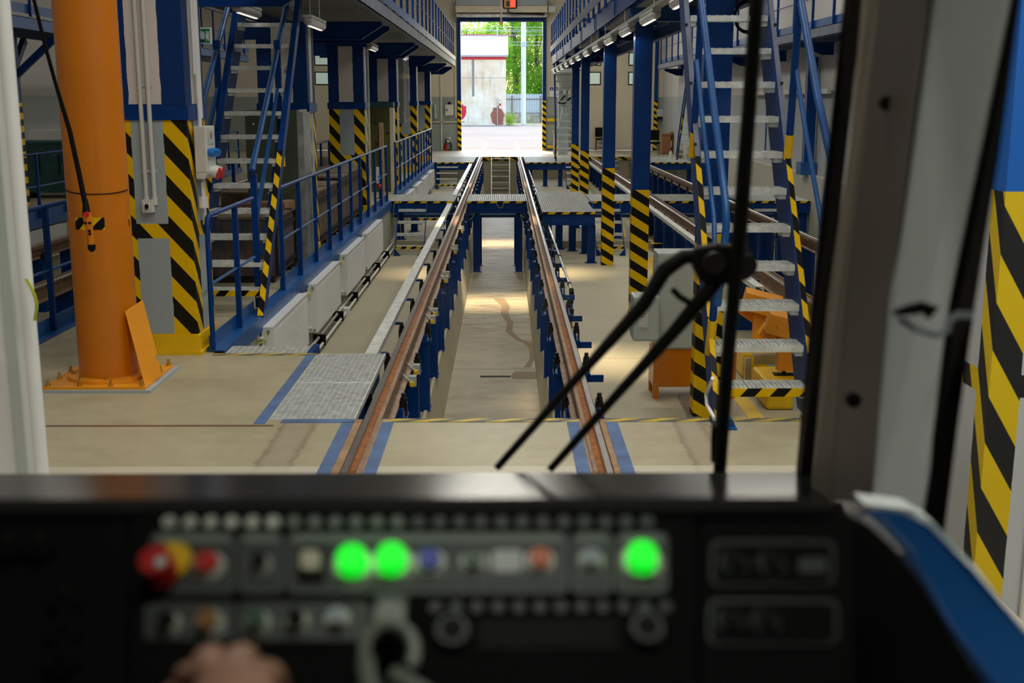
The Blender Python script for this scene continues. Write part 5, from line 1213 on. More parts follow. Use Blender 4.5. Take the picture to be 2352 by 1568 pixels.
# far stairs
def far_stair(x0, x1, yb, yt, z1, n, label, rails=True):
    t = thing('steel_stair', label, 'stair', ((x0 + x1) / 2, yb, 0))
    for x in (x0, x1):
        s = MB().bar((x, yb, 0.0), (x, yt, z1), 0.05, 0.10, (0, 1, 0)).build('stringer', LBLUE, t)
        e = Vector((x, yb, 0)).lerp(Vector((x, yt, z1)), 0.5); MB().bar((x, yb - 0.06 * (1 if yt > yb else 1), 0.05), (x, e.y - 0.06, e.z), 0.055, 0.03, (0, 1, 0)).build('warning_tape', HAZSTR, s)
    for i in range(n):
        f = (i + 1) / (n + 1); z = z1 * f; y = yb + (yt - yb) * f; MB().box(x0 + .03, x1 - .03, y - .1, y + .1, z - .035, z).build('tread', GALV, t)
    if rails:
        for x in (x0 - .03, x1 + .03):
            d_ = -0.55
            MB().tube([(x, yb + d_, 0.95), (x, yt + d_ * 0.5, z1 + 0.6)], .022, 8).build('handrail', BLUE, t); MB().tube([(x, yb + d_, 0.95), (x, yb - 0.05, 0.1)], .022, 8).build('newel_post', BLUE, t)
            MB().tube([(x, yb + d_ * .6, 0.75), (x, yt + d_ * 0.3, z1 + 0.2)], .016, 8).build('middle_rail', BLUE, t)
    return t
far_stair(1.72, 2.36, 39.6, 41.2, 3.3, 14, 'far steel stair with many pale treads just right of the gate')
far_stair(6.0 - 0.1, 6.30, 40.6, 38.2, 3.1, 13, 'far steel stair leaning along the right side wall near the desk')
# catenary hanger and signal over the gate
t = thing('signal_light', 'orange and black traffic light box with a lit red lens above the gate', 'signal', (0.2, 46.4, 5.4))
a = PY(1155, 0, 46.3); b = PY(1188, 20, 46.3)
SF = plain('signal_frame', (0.45, 0.20, 0.02), 0.5)
MB().box(a.x, b.x, 46.3, 46.5, b.z, a.z + 0.04).build('housing', BLACK, t, bevel=0.06); MB().box(a.x + .05, b.x - .05, 46.285, 46.30, b.z + .04, a.z).build('orange_frame', SF, t)
c = (a.x + b.x) / 2
MB().box(a.x + .12, c - .01, 46.27, 46.285, b.z + .08, a.z - .03).build('dark_lens', DARKSTEEL, t); MB().box(c + .02, c + .18, 46.26, 46.285, b.z + .07, a.z - .01).build('red_lens', emit('red_lens_light', (1.0, 0.03, 0.02), 2.5), t)
MB().box(c - .06, c + .06, 46.35, 46.45, a.z + .03, 7.19).build('ceiling_mount', DARKSTEEL, t)
a = PY(1151, 56, 30); t = thing('contact_wire_hanger', 'thin pale hanger rod with insulator above the gate opening', 'hanger', (a.x, 30, a.z))
MB().cyl((a.x - 0.03, 30, 7.19), (a.x, 30, a.z + .05), .022, 8).build('rod', plain('pale_rod', (0.55, 0.42, 0.36), 0.5), t, smooth=True); MB().box(a.x - .055, a.x + .055, 29.98, 30.02, a.z, a.z + .03).box(a.x - .02, a.x + .02, 29.97, 30.03, a.z - .03, a.z + .05).build('clamp', BRASS, t)
for i, (x, y) in enumerate(((1268, 20),)):
    a = PY(x, y, 47.9); m = MB().box(a.x - .14, a.x + .14, 47.9, 48.49, a.z - .12, a.z + .1).cyl((a.x, 48.2, a.z + .1), (a.x, 48.2, 7.19), .015, 6); tag(m.build('detector_box', PLASTIC, base=a), 'small pale box hanging on the far wall right of the shutter', 'box')

# ================================================================== outside
GROUND = concrete('pale_yard_concrete', (0.185, 0.168, 0.152), (0.235, 0.217, 0.196), 0.12, 0.8)
GRASS = plain('grass', (0.20, 0.27, 0.05), 0.9, 0, 0.5, 0.8)
GROUND.node_tree.nodes['Principled BSDF'].inputs['Specular IOR Level'].default_value = 0.0
slab('floor', -60, 60, 49.4, 103, -0.4, -0.003, GROUND)
slab('floor', -60, 60, 103, 160, -0.4, 0.0, GRASS)
# plaster building
def plaster():
    m, nt, b = node_mat('flaking_plaster'); x = NX(nt); g = x.n('ShaderNodeNewGeometry').outputs['Position']; s = x.sep(g)
    n = x.noise(g, 0.5, 6, 0.65); n2 = x.noise(x.scale(g, (2.5, 1, 0.35)), 1.3, 5)
    col = x.mix(x.ramp(n, 0.35, 0.65), (0.64, 0.46, 0.28), (0.84, 0.73, 0.58)); col = x.mix(x.m('MULTIPLY', x.ramp(n2, 0.55, 0.75), 0.5), col, (0.20, 0.18, 0.16))
    def blob(cx_, cz_, rx, rz, wob=0.5):
        a = x.m('DIVIDE', x.m('SUBTRACT', s[0], cx_), rx); c = x.m('DIVIDE', x.m('SUBTRACT', s[2], cz_), rz)
        d = x.m('ADD', x.m('POWER', x.m('ABSOLUTE', a), 2.0), x.m('POWER', x.m('ABSOLUTE', c), 2.0)); d = x.m('ADD', d, x.m('MULTIPLY', x.m('SUBTRACT', x.noise(g, 3, 4), 0.5), wob * 4))
        return x.m('LESS_THAN', d, 1.0)
    col = x.mix(blob(-0.55, 0.75, 0.55, 0.75), col, (0.30, 0.10, 0.06)); col = x.mix(blob(-3.5, 1.1, 0.45, 0.6), col, (0.55, 0.02, 0.04))
    col = x.mix(x.m('LESS_THAN', x.m('ABSOLUTE', x.m('SUBTRACT', s[2], 3.75)), 0.02), col, (0.25, 0.23, 0.22))
    col = x.mix(x.m('MULTIPLY', x.m('LESS_THAN', x.m('ABSOLUTE', x.m('SUBTRACT', s[0], -2.5)), 0.10), x.m('GREATER_THAN', s[2], 2.3)), col, (0.22, 0.20, 0.19))
    col = x.mix(x.m('GREATER_THAN', s[2], 5.18), col, (0.60, 0.05, 0.06))
    nt.links.new(col, b.inputs['Base Color']); b.inputs['Roughness'].default_value = 0.9; return m
t = thing('outbuilding', 'pale flaking plaster building with a light metal roof beyond the gate', 'building', (-6, 98, 0))
MB().box(-14, 0.15, 97, 101, -0.01, 5.45).build('wall', plaster(), t)
m = MB().add([(-14.3, 96.6, 5.40), (0.32, 96.6, 5.40), (0.32, 100.5, 7.15), (-14.3, 100.5, 7.15), (-14.3, 96.6, 5.55), (0.32, 96.6, 5.55), (0.32, 100.5, 7.25), (-14.3, 100.5, 7.25)], [(0, 1, 2, 3), (4, 5, 6, 7), (0, 1, 5, 4), (1, 2, 6, 5), (2, 3, 7, 6), (3, 0, 4, 7)])
m.build('roof', plain('pale_metal_roof', (0.36, 0.335, 0.34), 0.6, 0, 0.03, 1), t)
m = MB()
for i in range(24): xx = -14.2 + i * 0.62; m.bar((xx, 96.6, 5.565), (xx, 100.5, 7.265), 0.035, 0.03)
m.bar((-14, 98.2, 6.30), (0.3, 98.2, 6.30), 0.03, 0.02); m.bar((-14, 98.9, 6.62), (0.3, 98.9, 6.62), 0.03, 0.02)
m.build('roof_seams', plain('brown_pink_seam', (0.42, 0.27, 0.27), 0.7), t)
m = MB().box(-14, 0.3, 100.4, 100.5, 7.25, 7.34); m.build('ridge_cap', plain('red_ridge', (0.5, 0.10, 0.10), 0.6), t)
RW = hazard('red_white_marker', 0.0, 1.0, 0.42, (0.75, 0.70, 0.68), (0.65, 0.03, 0.03))
m = MB().box(-0.40, -0.25, 96.92, 96.96, 1.3, 2.0); tag(m.build('marker_board', RW, base=(-0.3, 96.95, 1.33)), 'red and white marker board on the corner of the plaster building', 'marker')
m = MB().box(-0.58, -0.52, 96.9, 96.96, 0, 2.2); tag(m.build('post', GREY, base=(-0.55, 96.9, 0)), 'thin grey post in front of the brick patch of the plaster building', 'post')
# fence
t = thing('sheet_metal_fence', 'grey blue corrugated fence on a low stone base beyond the gate', 'fence', (4, 107, 0))
FEN = plain('blue_grey_sheet', (0.38, 0.44, 0.50), 0.6, 0, 0.1, 1)
m = MB()
for i in range(90):
    xx = -3 + i * 0.22; m.box(xx, xx + 0.13, 107, 107.06, 0.75, 2.55); m.box(xx + 0.13, xx + 0.22, 107.04, 107.08, 0.75, 2.5)
m.build('corrugated_sheet', FEN, t)
MB().box(-3, 17, 107, 107.25, 0, 0.75).build('stone_base', plain('stone_base', (0.30, 0.28, 0.22), 0.9, 0, 0.4, 3), t)
m = MB()
for i in range(8): m.box(-3 + i * 2.55 - .65 + 1.75, -3 + i * 2.55 + .10 - .65 + 1.75, 106.9, 107, 0, 2.4)
m.box(-3, 17, 106.95, 107, 2.05, 2.12).box(-3, 17, 106.95, 107, 0.85, 0.9)
m.build('fence_frame', plain('brown_frame', (0.14, 0.10, 0.09), 0.8), t)
# catenary mast and wires
t = thing('catenary_mast', 'pale grey catenary mast standing beyond the gate in front of the fence', 'mast', (1.6, 99, 0))
MB().cyl((1.60, 99.5, 0), (1.60, 99.5, 12), 0.205, 20, 0.19).build('mast', plain('pale_mast', (0.66, 0.70, 0.73), 0.6, 0, 0.05, 1), t, smooth=True); MB().box(1.15, 2.05, 99.1, 99.9, -0.003, 0.03).build('base_plate', GREY, t)
m = MB()
for z in (6.3, 6.45, 6.6): m.cyl((1.6, 99.5, z), (1.6, 99.5, z + .06), 0.24, 16)
m.build('bracket_band', GREY, t)
WIRE = plain('pale_wire', (0.62, 0.66, 0.66), 0.5)
for i, (y0, y1) in enumerate(((62, 63), (68, 69.5), (82, 80), (97, 96), (103, 104), (70, 74))):
    a = PY(1040, y0, 99.29); b = PY(1280, y1, 99.29); m = MB().tube([a, b], 0.014, 6)
    tag(m.build('overhead_wire', WIRE, base=a), 'pale overhead wire crossing the view through the gate, %s from the top' % ('first', 'second', 'fourth', 'fifth', 'sixth', 'third')[i], 'wire', 'overhead wires outside')
a = PY(1142, 61, 99.29); b = PY(1142, 103, 99.29); tag(MB().tube([a, b], 0.03, 6).build('dropper_wire', WIRE, base=a), 'pale vertical dropper wire above the plaster building', 'wire')
# trees
def leaf_mat(nm, c1, c2):
    m, nt, b = node_mat(nm); x = NX(nt); g = x.n('ShaderNodeNewGeometry').outputs['Position']
    col = x.mix(x.ramp(x.noise(g, 0.6, 3), 0.35, 0.65), c1, c2); nt.links.new(col, b.inputs['Base Color']); b.inputs['Roughness'].default_value = 0.6
    b.inputs['Transmission Weight'].default_value = 0.0
    tr = x.n('ShaderNodeBsdfTranslucent'); nt.links.new(col, tr.inputs[0]); mx = x.n('ShaderNodeMixShader'); mx.inputs[0].default_value = 0.6
    nt.links.new(b.outputs[0], mx.inputs[1]); nt.links.new(tr.outputs[0], mx.inputs[2]); nt.links.new(mx.outputs[0], nt.nodes['Material Output'].inputs['Surface']); return m
LF = [leaf_mat('leaf_green', (0.12, 0.33, 0.012), (0.28, 0.52, 0.03)), leaf_mat('leaf_lime', (0.24, 0.44, 0.03), (0.42, 0.56, 0.06)), leaf_mat('leaf_olive', (0.30, 0.32, 0.05), (0.46, 0.36, 0.08))]
BARK = plain('bark', (0.09, 0.07, 0.05), 0.9, 0, 0.3, 3)
def tree(x, y, h, r, mi, n, label, z0=1.0):
    rnd = random.Random(int(x * 31 + y)); t = thing('tree', label, 'tree', (x, y, 0))
    m = MB().tube([(x, y, 0), (x + .1, y, h * .3), (x - .2, y, h * .65), (x, y, h * .9)], .3, 8, rad=[.3, .24, .16, .05])
    for k in range(7):
        an = rnd.uniform(0, 6.28); z = h * rnd.uniform(.25, .7); m.tube([(x, y, z), (x + math.cos(an) * r * .6, y + math.sin(an) * r * .6, z + h * .15)], .08, 5, rad=[.09, .03])
    m.build('trunk', BARK, t)
    cl = [(rnd.uniform(-1, 1) * r * .8, rnd.uniform(-1, 1) * r * .6, rnd.uniform(z0 + .8, h - .8), rnd.uniform(.7, 1.5)) for _ in range(34)]
    v = []; f = []
    for i in range(n):
        c = rnd.choice(cl); d = Vector((rnd.gauss(0, 1), rnd.gauss(0, 1), rnd.gauss(0, 1))).normalized() * c[3] * rnd.uniform(.5, 1.05)
        p = Vector((x + c[0], y + c[1], c[2])) + d; s = rnd.uniform(.07, .16); a = Vector((rnd.gauss(0, 1), rnd.gauss(0, 1), rnd.gauss(0, 1))).normalized(); b = a.orthogonal().normalized()
        k = len(v); v += [p - a * s, p + b * s * .6, p + a * s, p - b * s * .6]; f.append((k, k + 1, k + 2, k + 3))
    mb = MB(); mb.add(v, f); mb.build('foliage', LF[mi], t)
for i, (x, y, h, r, mi, n) in enumerate(((-1.5, 118, 10.6, 2.6, 1, 7500), (1.0, 112, 12.5, 2.6, 0, 8500), (3.2, 114, 10.5, 2.4, 1, 7500), (5.4, 118, 9, 2.4, 2, 7000), (-3.6, 116, 9.6, 2.0, 1, 7000), (2.2, 121, 12.5, 2.8, 2, 8000), (-0.2, 122, 13.5, 3.0, 1, 9000), (6.2, 112, 8.0, 2.3, 0, 6000))):
    tree(x, y, h, r, mi, n, ('bushy green tree %s' if mi == 0 else 'light yellow-green tree %s' if mi == 1 else 'olive tinted tree %s') % ('behind the plaster building roof', 'left of the catenary mast', 'right of the catenary mast', 'at the right edge of the gate view', 'at the left edge of the gate view', 'far behind the mast', 'far behind the building roof', 'low at the right edge of the gate view')[i])
t = thing('bush', 'small flowering bush at the right corner of the plaster building', 'bush', (0.4, 97.5, 0)); rnd = random.Random(5); v = []; f = []
for i in range(900):
    p = Vector((0.42, 97.3, 0.45)) + Vector((rnd.gauss(0, .22), rnd.gauss(0, .25), rnd.gauss(0, .28))); p.z = max(p.z, 0.03); a = Vector((rnd.gauss(0, 1), rnd.gauss(0, 1), rnd.gauss(0, 1))).normalized(); b = a.orthogonal().normalized(); s = .05; k = len(v); v += [p - a * s, p + b * s * .6, p + a * s, p - b * s * .6]; f.append((k, k + 1, k + 2, k + 3))
MB().add(v, f).build('foliage', LF[1], t); MB().cyl((.42, 97.3, 0), (.42, 97.3, .5), .03, 6).build('stem', BARK, t)
# ================================================================== tram cab
def PD(x, y, d): return Vector((0, 0, H)) + ray(x, y) * d
def slabpoly(mb, pts, off, mi=0):
    k = len(pts); off = Vector(off); mb.add([*pts, *[p + off for p in pts]], [tuple(range(k)), tuple(range(2 * k - 1, k - 1, -1))] + [(i, (i + 1) % k, (i + 1) % k + k, i + k) for i in range(k)], mi); return mb
CABWHITE = plain('cab_white_lining', (0.80, 0.88, 0.90), 0.5, 0, 0.02, 2)
CABBROWN = plain('cab_grey_brown_lining', (0.10, 0.085, 0.075), 0.55, 0, 0.05, 2)
CABTAN = plain('cab_pillar_edge', (0.24, 0.21, 0.17), 0.5, 0, 0.05, 2)
t = thing('cab_shell', 'dark roof, floor and rear walls of the tram cab around the driver', 'tram cab', (-0.15, 0, 0.4))
MB().box(-1.35, 1.10, -1.9, 1.60, 2.50, 2.56).build('roof', MATTBLACK, t)
MB().box(-1.35, 1.10, -1.95, -1.9, 0.4, 2.5).build('rear_wall', MATTBLACK, t)
MB().box(-1.35, 1.10, -1.9, 1.95, 0.35, 0.4).build('cab_floor', MATTBLACK, t)
MB().box(-1.35, -1.30, -1.9, 1.2, 0.4, 2.5).build('left_wall', MATTBLACK, t)
MB().box(1.05, 1.10, -1.9, 0.9, 0.4, 1.35).box(1.05, 1.10, -1.9, -0.6, 1.35, 2.5).build('right_wall', MATTBLACK, t)
MB().box(-1.2, 0.75, 1.95, 2.0, 0.4, 1.33).build('nose_panel', MATTBLACK, t)
lt = thing('cab_fill', 'unseen fill light added on the cab ceiling above the dashboard', 'lamp', (0.0, 0.55, 2.49))
MB().box(-0.25, 0.25, 0.48, 0.62, 2.485, 2.50).build('housing', PLASTIC, lt)
area_light('cab_fill_light', (0, 0, -0.015), 0.45, 0.10, 2.3, (0.95, 1.0, 0.85)).parent = lt  # unseen fill, added to brighten the buttons and bezels
# windscreen
ys0 = PD(1158, 1090, 2.05); ZS = ys0.z
GL0 = Vector((0, ys0.y, ZS)); GT = Vector((0, 1.56, 2.50)); gd = (GT - GL0)
def glass_mat():
    m, nt, b = node_mat('windscreen_glass'); x = NX(nt); nt.nodes.remove(b)
    tr = x.n('ShaderNodeBsdfTransparent'); tr.inputs[0].default_value = (0.97, 0.985, 0.98, 1); gl = x.n('ShaderNodeBsdfGlossy'); gl.inputs['Roughness'].default_value = 0.0
    fr = x.n('ShaderNodeFresnel'); fr.inputs[0].default_value = 1.25; mx = x.n('ShaderNodeMixShader'); nt.links.new(fr.outputs[0], mx.inputs[0]); nt.links.new(tr.outputs[0], mx.inputs[1]); nt.links.new(gl.outputs[0], mx.inputs[2])
    nt.links.new(mx.outputs[0], nt.nodes['Material Output'].inputs['Surface']); return m
GLASS = glass_mat()
t = thing('windscreen', 'clear windscreen of the tram cab with a black rubber frame', 'window', (0, ys0.y, ZS))
def gp(x, f): q = GL0 + gd * f; return Vector((x, q.y, q.z))
MB().quad(gp(-1.25, 0), gp(0.56, 0), gp(0.50, 1), gp(-1.25, 1)).build('glass', GLASS, t)
# glossy sill at its foot
s = MB(); s.box(-1.25, 0.60, 1.15, ys0.y + 0.01, ZS - 0.05, ZS); s.build('glossy_sill', GLOSSBLACK, t)
m = MB(); slabpoly(m, [PD(1957, -60, 1.68), PD(1990, -60, 1.66), PD(1955, 250, 1.78), PD(1907, 700, 1.92), PD(1868, 1100, 2.05), PD(1837, 1100, 2.06), PD(1874, 700, 1.94), PD(1925, 250, 1.80)], (0, 0.03, 0)); m.build('rubber_seal', BLACK, t)
# corner pillar
t = thing('cab_pillar', 'blurred grey-brown and white corner pillar of the cab at right', 'pillar', PD(2000, 1100, 1.6))
m = MB(); slabpoly(m, [PD(1985, -60, 1.64), PD(2028, -60, 1.56), PD(1985, 350, 1.66), PD(1943, 700, 1.78), PD(1905, 1150, 1.92), PD(1860, 1150, 2.00), PD(1900, 700, 1.88), PD(1950, 350, 1.76)], (0.02, 0.03, 0)); m.build('tan_edge', CABTAN, t)
m = MB(); slabpoly(m, [PD(2024, -60, 1.56), PD(2142, -60, 1.36), PD(2094, 350, 1.45), PD(2045, 700, 1.54), PD(2002, 1150, 1.64), PD(1903, 1150, 1.90), PD(1940, 700, 1.77), PD(1982, 350, 1.66)], (0.03, 0.03, 0)); m.build('brown_lining', CABBROWN, t)
m = MB(); slabpoly(m, [PD(2138, -60, 1.38), PD(2322, -60, 1.18), PD(2245, 350, 1.26), PD(2178, 700, 1.34), PD(2112, 1180, 1.42), PD(1998, 1180, 1.65), PD(2042, 700, 1.54), PD(2090, 350, 1.46)], (0.03, 0.04, 0)); m.build('white_lining', CABWHITE, t)
m = MB(); slabpoly(m, [PD(2318, -60, 1.20), PD(2352, -60, 1.19), PD(2296, 350, 1.27), PD(2240, 700, 1.35), PD(2200, 980, 1.39), PD(2166, 1250, 1.42), PD(2108, 1180, 1.44), PD(2174, 700, 1.36), PD(2240, 350, 1.28)], (0.0, 0.02, 0)); m.build('black_window_seal', BLACK, t)
for x, y in ((2034, 236), (1956, 915)): a = PD(x, y, 1.55); MB().cyl(a, a - Vector((0, 0.012, 0)), 0.010, 12).build('screw_cap', MATTBLACK, t, smooth=True)
P = [PD(x, y, 1.25) for x, y in ((2052, 718), (2085, 712), (2115, 706), (2140, 712), (2128, 728))]
o = MB().tube(P, 0.006, 8, rad=[.003, .006, .007, .009, .004]).build('cable_hook', BLACK, base=P[0], smooth=True); tag(o, 'black curved cable hook on the white lining of the cab pillar', 'hook')
P = [PD(x, y, 1.27) for x, y in ((2065, 730), (2100, 755), (2150, 770), (2175, 760), (2180, 735), (2200, 722), (2235, 724))]
o = MB().tube(P, 0.004, 8).build('cord', GREY, base=P[0], smooth=True); tag(o, 'thin grey cord looped below the cable hook on the cab pillar', 'cord')
# blue sill at lower right
m = MB(); slabpoly(m, [PD(1990, 1168, 1.18), PD(2070, 1172, 1.18), PD(2140, 1205, 1.15), (PD(2235, 1310, 1.12)), PD(2420, 1510, 1.05), PD(2420, 1680, 1.00), PD(2330, 1660, 1.02), PD(2180, 1430, 1.08), PD(2090, 1270, 1.14)], (0.0, 0.05, -0.02))
CABBLUE = plain('cab_blue_sill', (0.006, 0.10, 0.36), 0.3, 0, 0.05, 3)
o = m.build('cab_side_sill', CABBLUE, base=PD(2100, 1300, 1.1), bevel=0.008); tag(o, 'blurred blue side sill of the tram right of the dashboard', 'sill')
m = MB(); slabpoly(m, [PD(1985, 1158, 1.30), PD(2095, 1172, 1.26), PD(2150, 1205, 1.24), PD(2240, 1300, 1.22), PD(2300, 1380, 1.2), PD(2200, 1310, 1.2), PD(2110, 1220, 1.24), PD(2060, 1190, 1.28)], (0, 0.04, 0)); o = m.build('sill_trim', CABWHITE, base=PD(2100, 1200, 1.2)); tag(o, 'white trim above the blue side sill at the foot of the cab pillar', 'trim')

# wiper
dW = 2.12
t = thing('windscreen_wiper', 'black pantograph windscreen wiper with a long upright blade', 'wiper', PD(1650, 600, dW))
MB().tube([PD(1744, -60, 1.90), PD(1722, 230, 1.98), PD(1697, 560, 2.07), PD(1676, 780, 2.12), PD(1650, 1120, 2.18)], .012, 10, rad=[.011, .0125, .014, .012, .012]).build('blade', BLACK, t, smooth=True)
MB().tube([PD(1735, -60, 1.93), PD(1690, 560, 2.10), PD(1648, 985, 2.19)], .007, 8).build('blade_rubber', BLACK, t, smooth=True)
MB().tube([PD(1650, 975, 2.16), PD(1646, 1000, 2.17), PD(1642, 1060, 2.18)], .012, 8, rad=[.013, .011, .008]).build('blade_tip', BLACK, t, smooth=True)
m = MB().tube([PD(1140, 1076, 2.14), PD(1330, 862, 2.14), PD(1478, 700, 2.13), PD(1525, 622, 2.12), PD(1570, 590, 2.12), PD(1690, 582, 2.12)], .01, 10, rad=[.007, .0085, .013, .015, .014, .013]); m.build('arm', BLACK, t, smooth=True)
m = MB().tube([PD(1262, 1080, 2.14), PD(1400, 925, 2.14), PD(1545, 765, 2.13), PD(1600, 700, 2.12), PD(1650, 640, 2.12), PD(1720, 600, 2.12)], .01, 10, rad=[.007, .0085, .012, .014, .014, .012]); m.build('arm', BLACK, t, smooth=True)
m = MB(); slabpoly(m, [PD(1595, 570, 2.10), PD(1650, 560, 2.10), PD(1720, 568, 2.10), PD(1735, 595, 2.10), (PD(1728, 640, 2.10)), PD(1680, 655, 2.10), PD(1610, 650, 2.10), PD(1590, 610, 2.10)], (0, 0.03, 0)); m.build('hub_bracket', BLACK, t, bevel=0.006)
for x, y, r in ((1640, 603, .020), (1712, 608, .020)): a = PD(x, y, 2.09); MB().cyl(a, a - Vector((0, .012, 0)), r, 18).build('pivot_cap', DARKSTEEL, t, smooth=True)
a = PD(1545, 665, 2.12); MB().tube([a, PD(1562, 682, 2.11), PD(1600, 705, 2.11)], .006, 8).build('spring_hook', BLACK, t, smooth=True)

# dashboard
t = thing('dashboard', 'black tram dashboard with rows of coloured push buttons', 'dashboard', PD(1000, 1400, .9))
m = MB(); slabpoly(m, [PD(-120, 1150, .96), PD(1800, 1147, .96), PD(1890, 1152, .96), PD(1950, 1168, .96), PD(2005, 1195, .955), PD(2055, 1240, .95), PD(2130, 1335, .94), PD(2290, 1600, .92), PD(2400, 1850, .90), PD(-120, 1850, .90)], (0, 0.04, -0.035)); m.build('housing', MATTBLACK, t, bevel=0.01)
m = MB().bar(PD(-120, 1170, .94), PD(1870, 1165, .94), 0.030, 0.008, (0, -0.1, 1)); m.build('hood', MATTBLACK, t, bevel=0.006)
pA, pB = PD(1158, 1190, .885), PD(1158, 1570, .80); PN = rt.cross(pA - pB).normalized()
if PN.y > 0: PN = -PN
def PP(x, y, off=0.0):
    r = ray(x, y); o = Vector((0, 0, H)); k = (pA + PN * off - o).dot(PN) / r.dot(PN); return o + r * k
def plate(x0, x1, y0, y1, off, th, mat, name, parent, rnd=10):
    cs = []
    for (cx_, cy_, a0) in ((x0 + rnd, y0 + rnd, 180), (x1 - rnd, y0 + rnd, 270), (x1 - rnd, y1 - rnd, 0), (x0 + rnd, y1 - rnd, 90)):
        for k in range(4): an = math.radians(a0 + 30 * k); cs.append(PP(cx_ + rnd * math.cos(an), cy_ + rnd * math.sin(an), off))
    m = MB(); slabpoly(m, cs, -PN * th); return m.build(name, mat, parent)
plate(300, 1600, 1188, 1700, 0.0, 0.006, MATTBLACK, 'button_panel', t)
plate(-100, 290, 1195, 1700, 0.0, 0.006, MATTBLACK, 'left_panel', t)
plate(1610, 1960, 1195, 1700, 0.0, 0.006, MATTBLACK, 'right_panel', t)
PLG = plain('grey_label_plate', (0.16, 0.19, 0.165), 0.5, 0, 0.06, 8); PLD = plain('dark_label_plate', (0.03, 0.034, 0.034), 0.5); CHROME = plain('pale_metal_bezel', (0.62, 0.64, 0.56), 0.32, 0.3, 0.05, 4)
PLM = plain('mid_label_plate', (0.055, 0.062, 0.062), 0.5)
for x0, x1 in ((345, 540), (546, 652), (658, 1306), (1312, 1408), (1414, 1534)):
    p_ = plate(x0, x1, 1222, 1362, 0.003, 0.003, PLM, 'label_plate', t, 18); plate(x0 + 12, x1 - 12, 1250, 1344, 0.0045, 0.0015, PLD, 'label_field', p_, 8); plate(x0 + 14, x1 - 14, 1226, 1246, 0.0045, 0.0015, PLG, 'label_strip', p_, 6)
for x0, x1 in ((330, 540), (546, 850)): plate(x0, x1, 1382, 1470, 0.003, 0.003, PLD, 'label_plate', t, 14)
plate(862, 935, 1366, 1400, 0.003, 0.003, PLM, 'label_plate', t, 6)
for i in range(24):
    x = 392 + i * 47.5
    if x > 1530: break
    a = PP(x, 1207, 0.001); MB().cyl(a, a + PN * 0.006, 0.0052, 10).build('indicator_cap', CHROME if i < 6 else (PLG if i < 12 else PLM), t, smooth=True)
LITG = emit('lit_green_button', (0.0, 1.0, 0.02), 0.75)
def button(x, y, col, r=24, lit=False, bez=True, name='push_button', hgt=0.011, bezm=None):
    y += 7
    a = PP(x, y, 0.003); sc = (a - Vector((0, 0, H))).length / F
    if bez: b = MB().cyl(a, a + PN * 0.006, r * 1.65 * sc, 24, r * 1.25 * sc).build(name, bezm or CHROME, t, smooth=True)
    else: b = t
    MB().cyl(a + PN * 0.005, a + PN * hgt, r * 1.12 * sc, 22, r * sc).build('button_cap', col, b, smooth=True)
GRN = plain('dark_green_button', (0.0, 0.05, 0.012), 0.4); AMB = plain('amber_button', (0.25, 0.10, 0.01), 0.4); ORB = plain('orange_red_button', (0.6, 0.09, 0.01), 0.4); BLB = plain('blue_button', (0.0, 0.03, 0.5), 0.4)
button(398, 1288, YELLOW, 40, bez=False, hgt=0.008); button(375, 1318, RED, 34, bez=False, hgt=0.026); a = PP(370, 1292, 0.029); MB().cyl(a, a + PN * .002, .004, 12).build('button_centre', PLASTIC, t)
for x, y, c, r in ((480, 1296, RED, 24), (598, 1293, BLACK, 17), (988, 1290, BLB, 25), (1088, 1290, GRN, 22), (1240, 1288, ORB, 24), (1357, 1286, GREY, 20)): button(x, y, c, r)
for x, y in ((812, 1296), (902, 1292), (1472, 1288)): button(x, y, LITG, 33, hgt=0.016)
plate(682, 745, 1255, 1330, 0.008, 0.004, BLACK, 'key_cap', t, 6); plate(690, 735, 1262, 1306, 0.012, 0.004, CREAM, 'key_cap', t, 10)
plate(1130, 1200, 1262, 1312, 0.006, 0.003, PLASTIC, 'white_label', t, 10)
for x, y, c, r in ((388, 1428, BLACK, 18), (480, 1428, AMB, 22), (592, 1426, GRN, 20), (682, 1424, BLACK, 19), (776, 1420, GREY, 19)): button(x, y, c, r)
# radio
rd = thing('cab_radio', 'black radio set with two round knobs in the dashboard', 'radio', PP(1260, 1480)); 
m = MB(); slabpoly(m, [PP(975, 1385, .012), PP(1540, 1385, .012), PP(1545, 1590, .012), PP(972, 1590, .012)], -PN * 0.016); m.build('radio_body', MATTBLACK, rd)
for x, y in ((1040, 1458), (1484, 1452)): a = PP(x, y, .012); MB().cyl(a, a + PN * .010, .0125, 22, .011).build('knob', PLM, rd, smooth=True); MB().cyl(a + PN * .010, a + PN * .0115, .008, 16).build('knob_cap', BLACK, rd, smooth=True)
m = MB(); slabpoly(m, [PP(1100, 1420, .013), PP(1420, 1420, .013), PP(1420, 1490, .013), PP(1100, 1490, .013)], -PN * 0.001); m.build('display', BLACK, rd)
for i in range(12): a = PP(1000 + i * 48, 1397, .012); MB().cyl(a, a + PN * .003, .0045, 8).build('radio_key', PLD, rd)
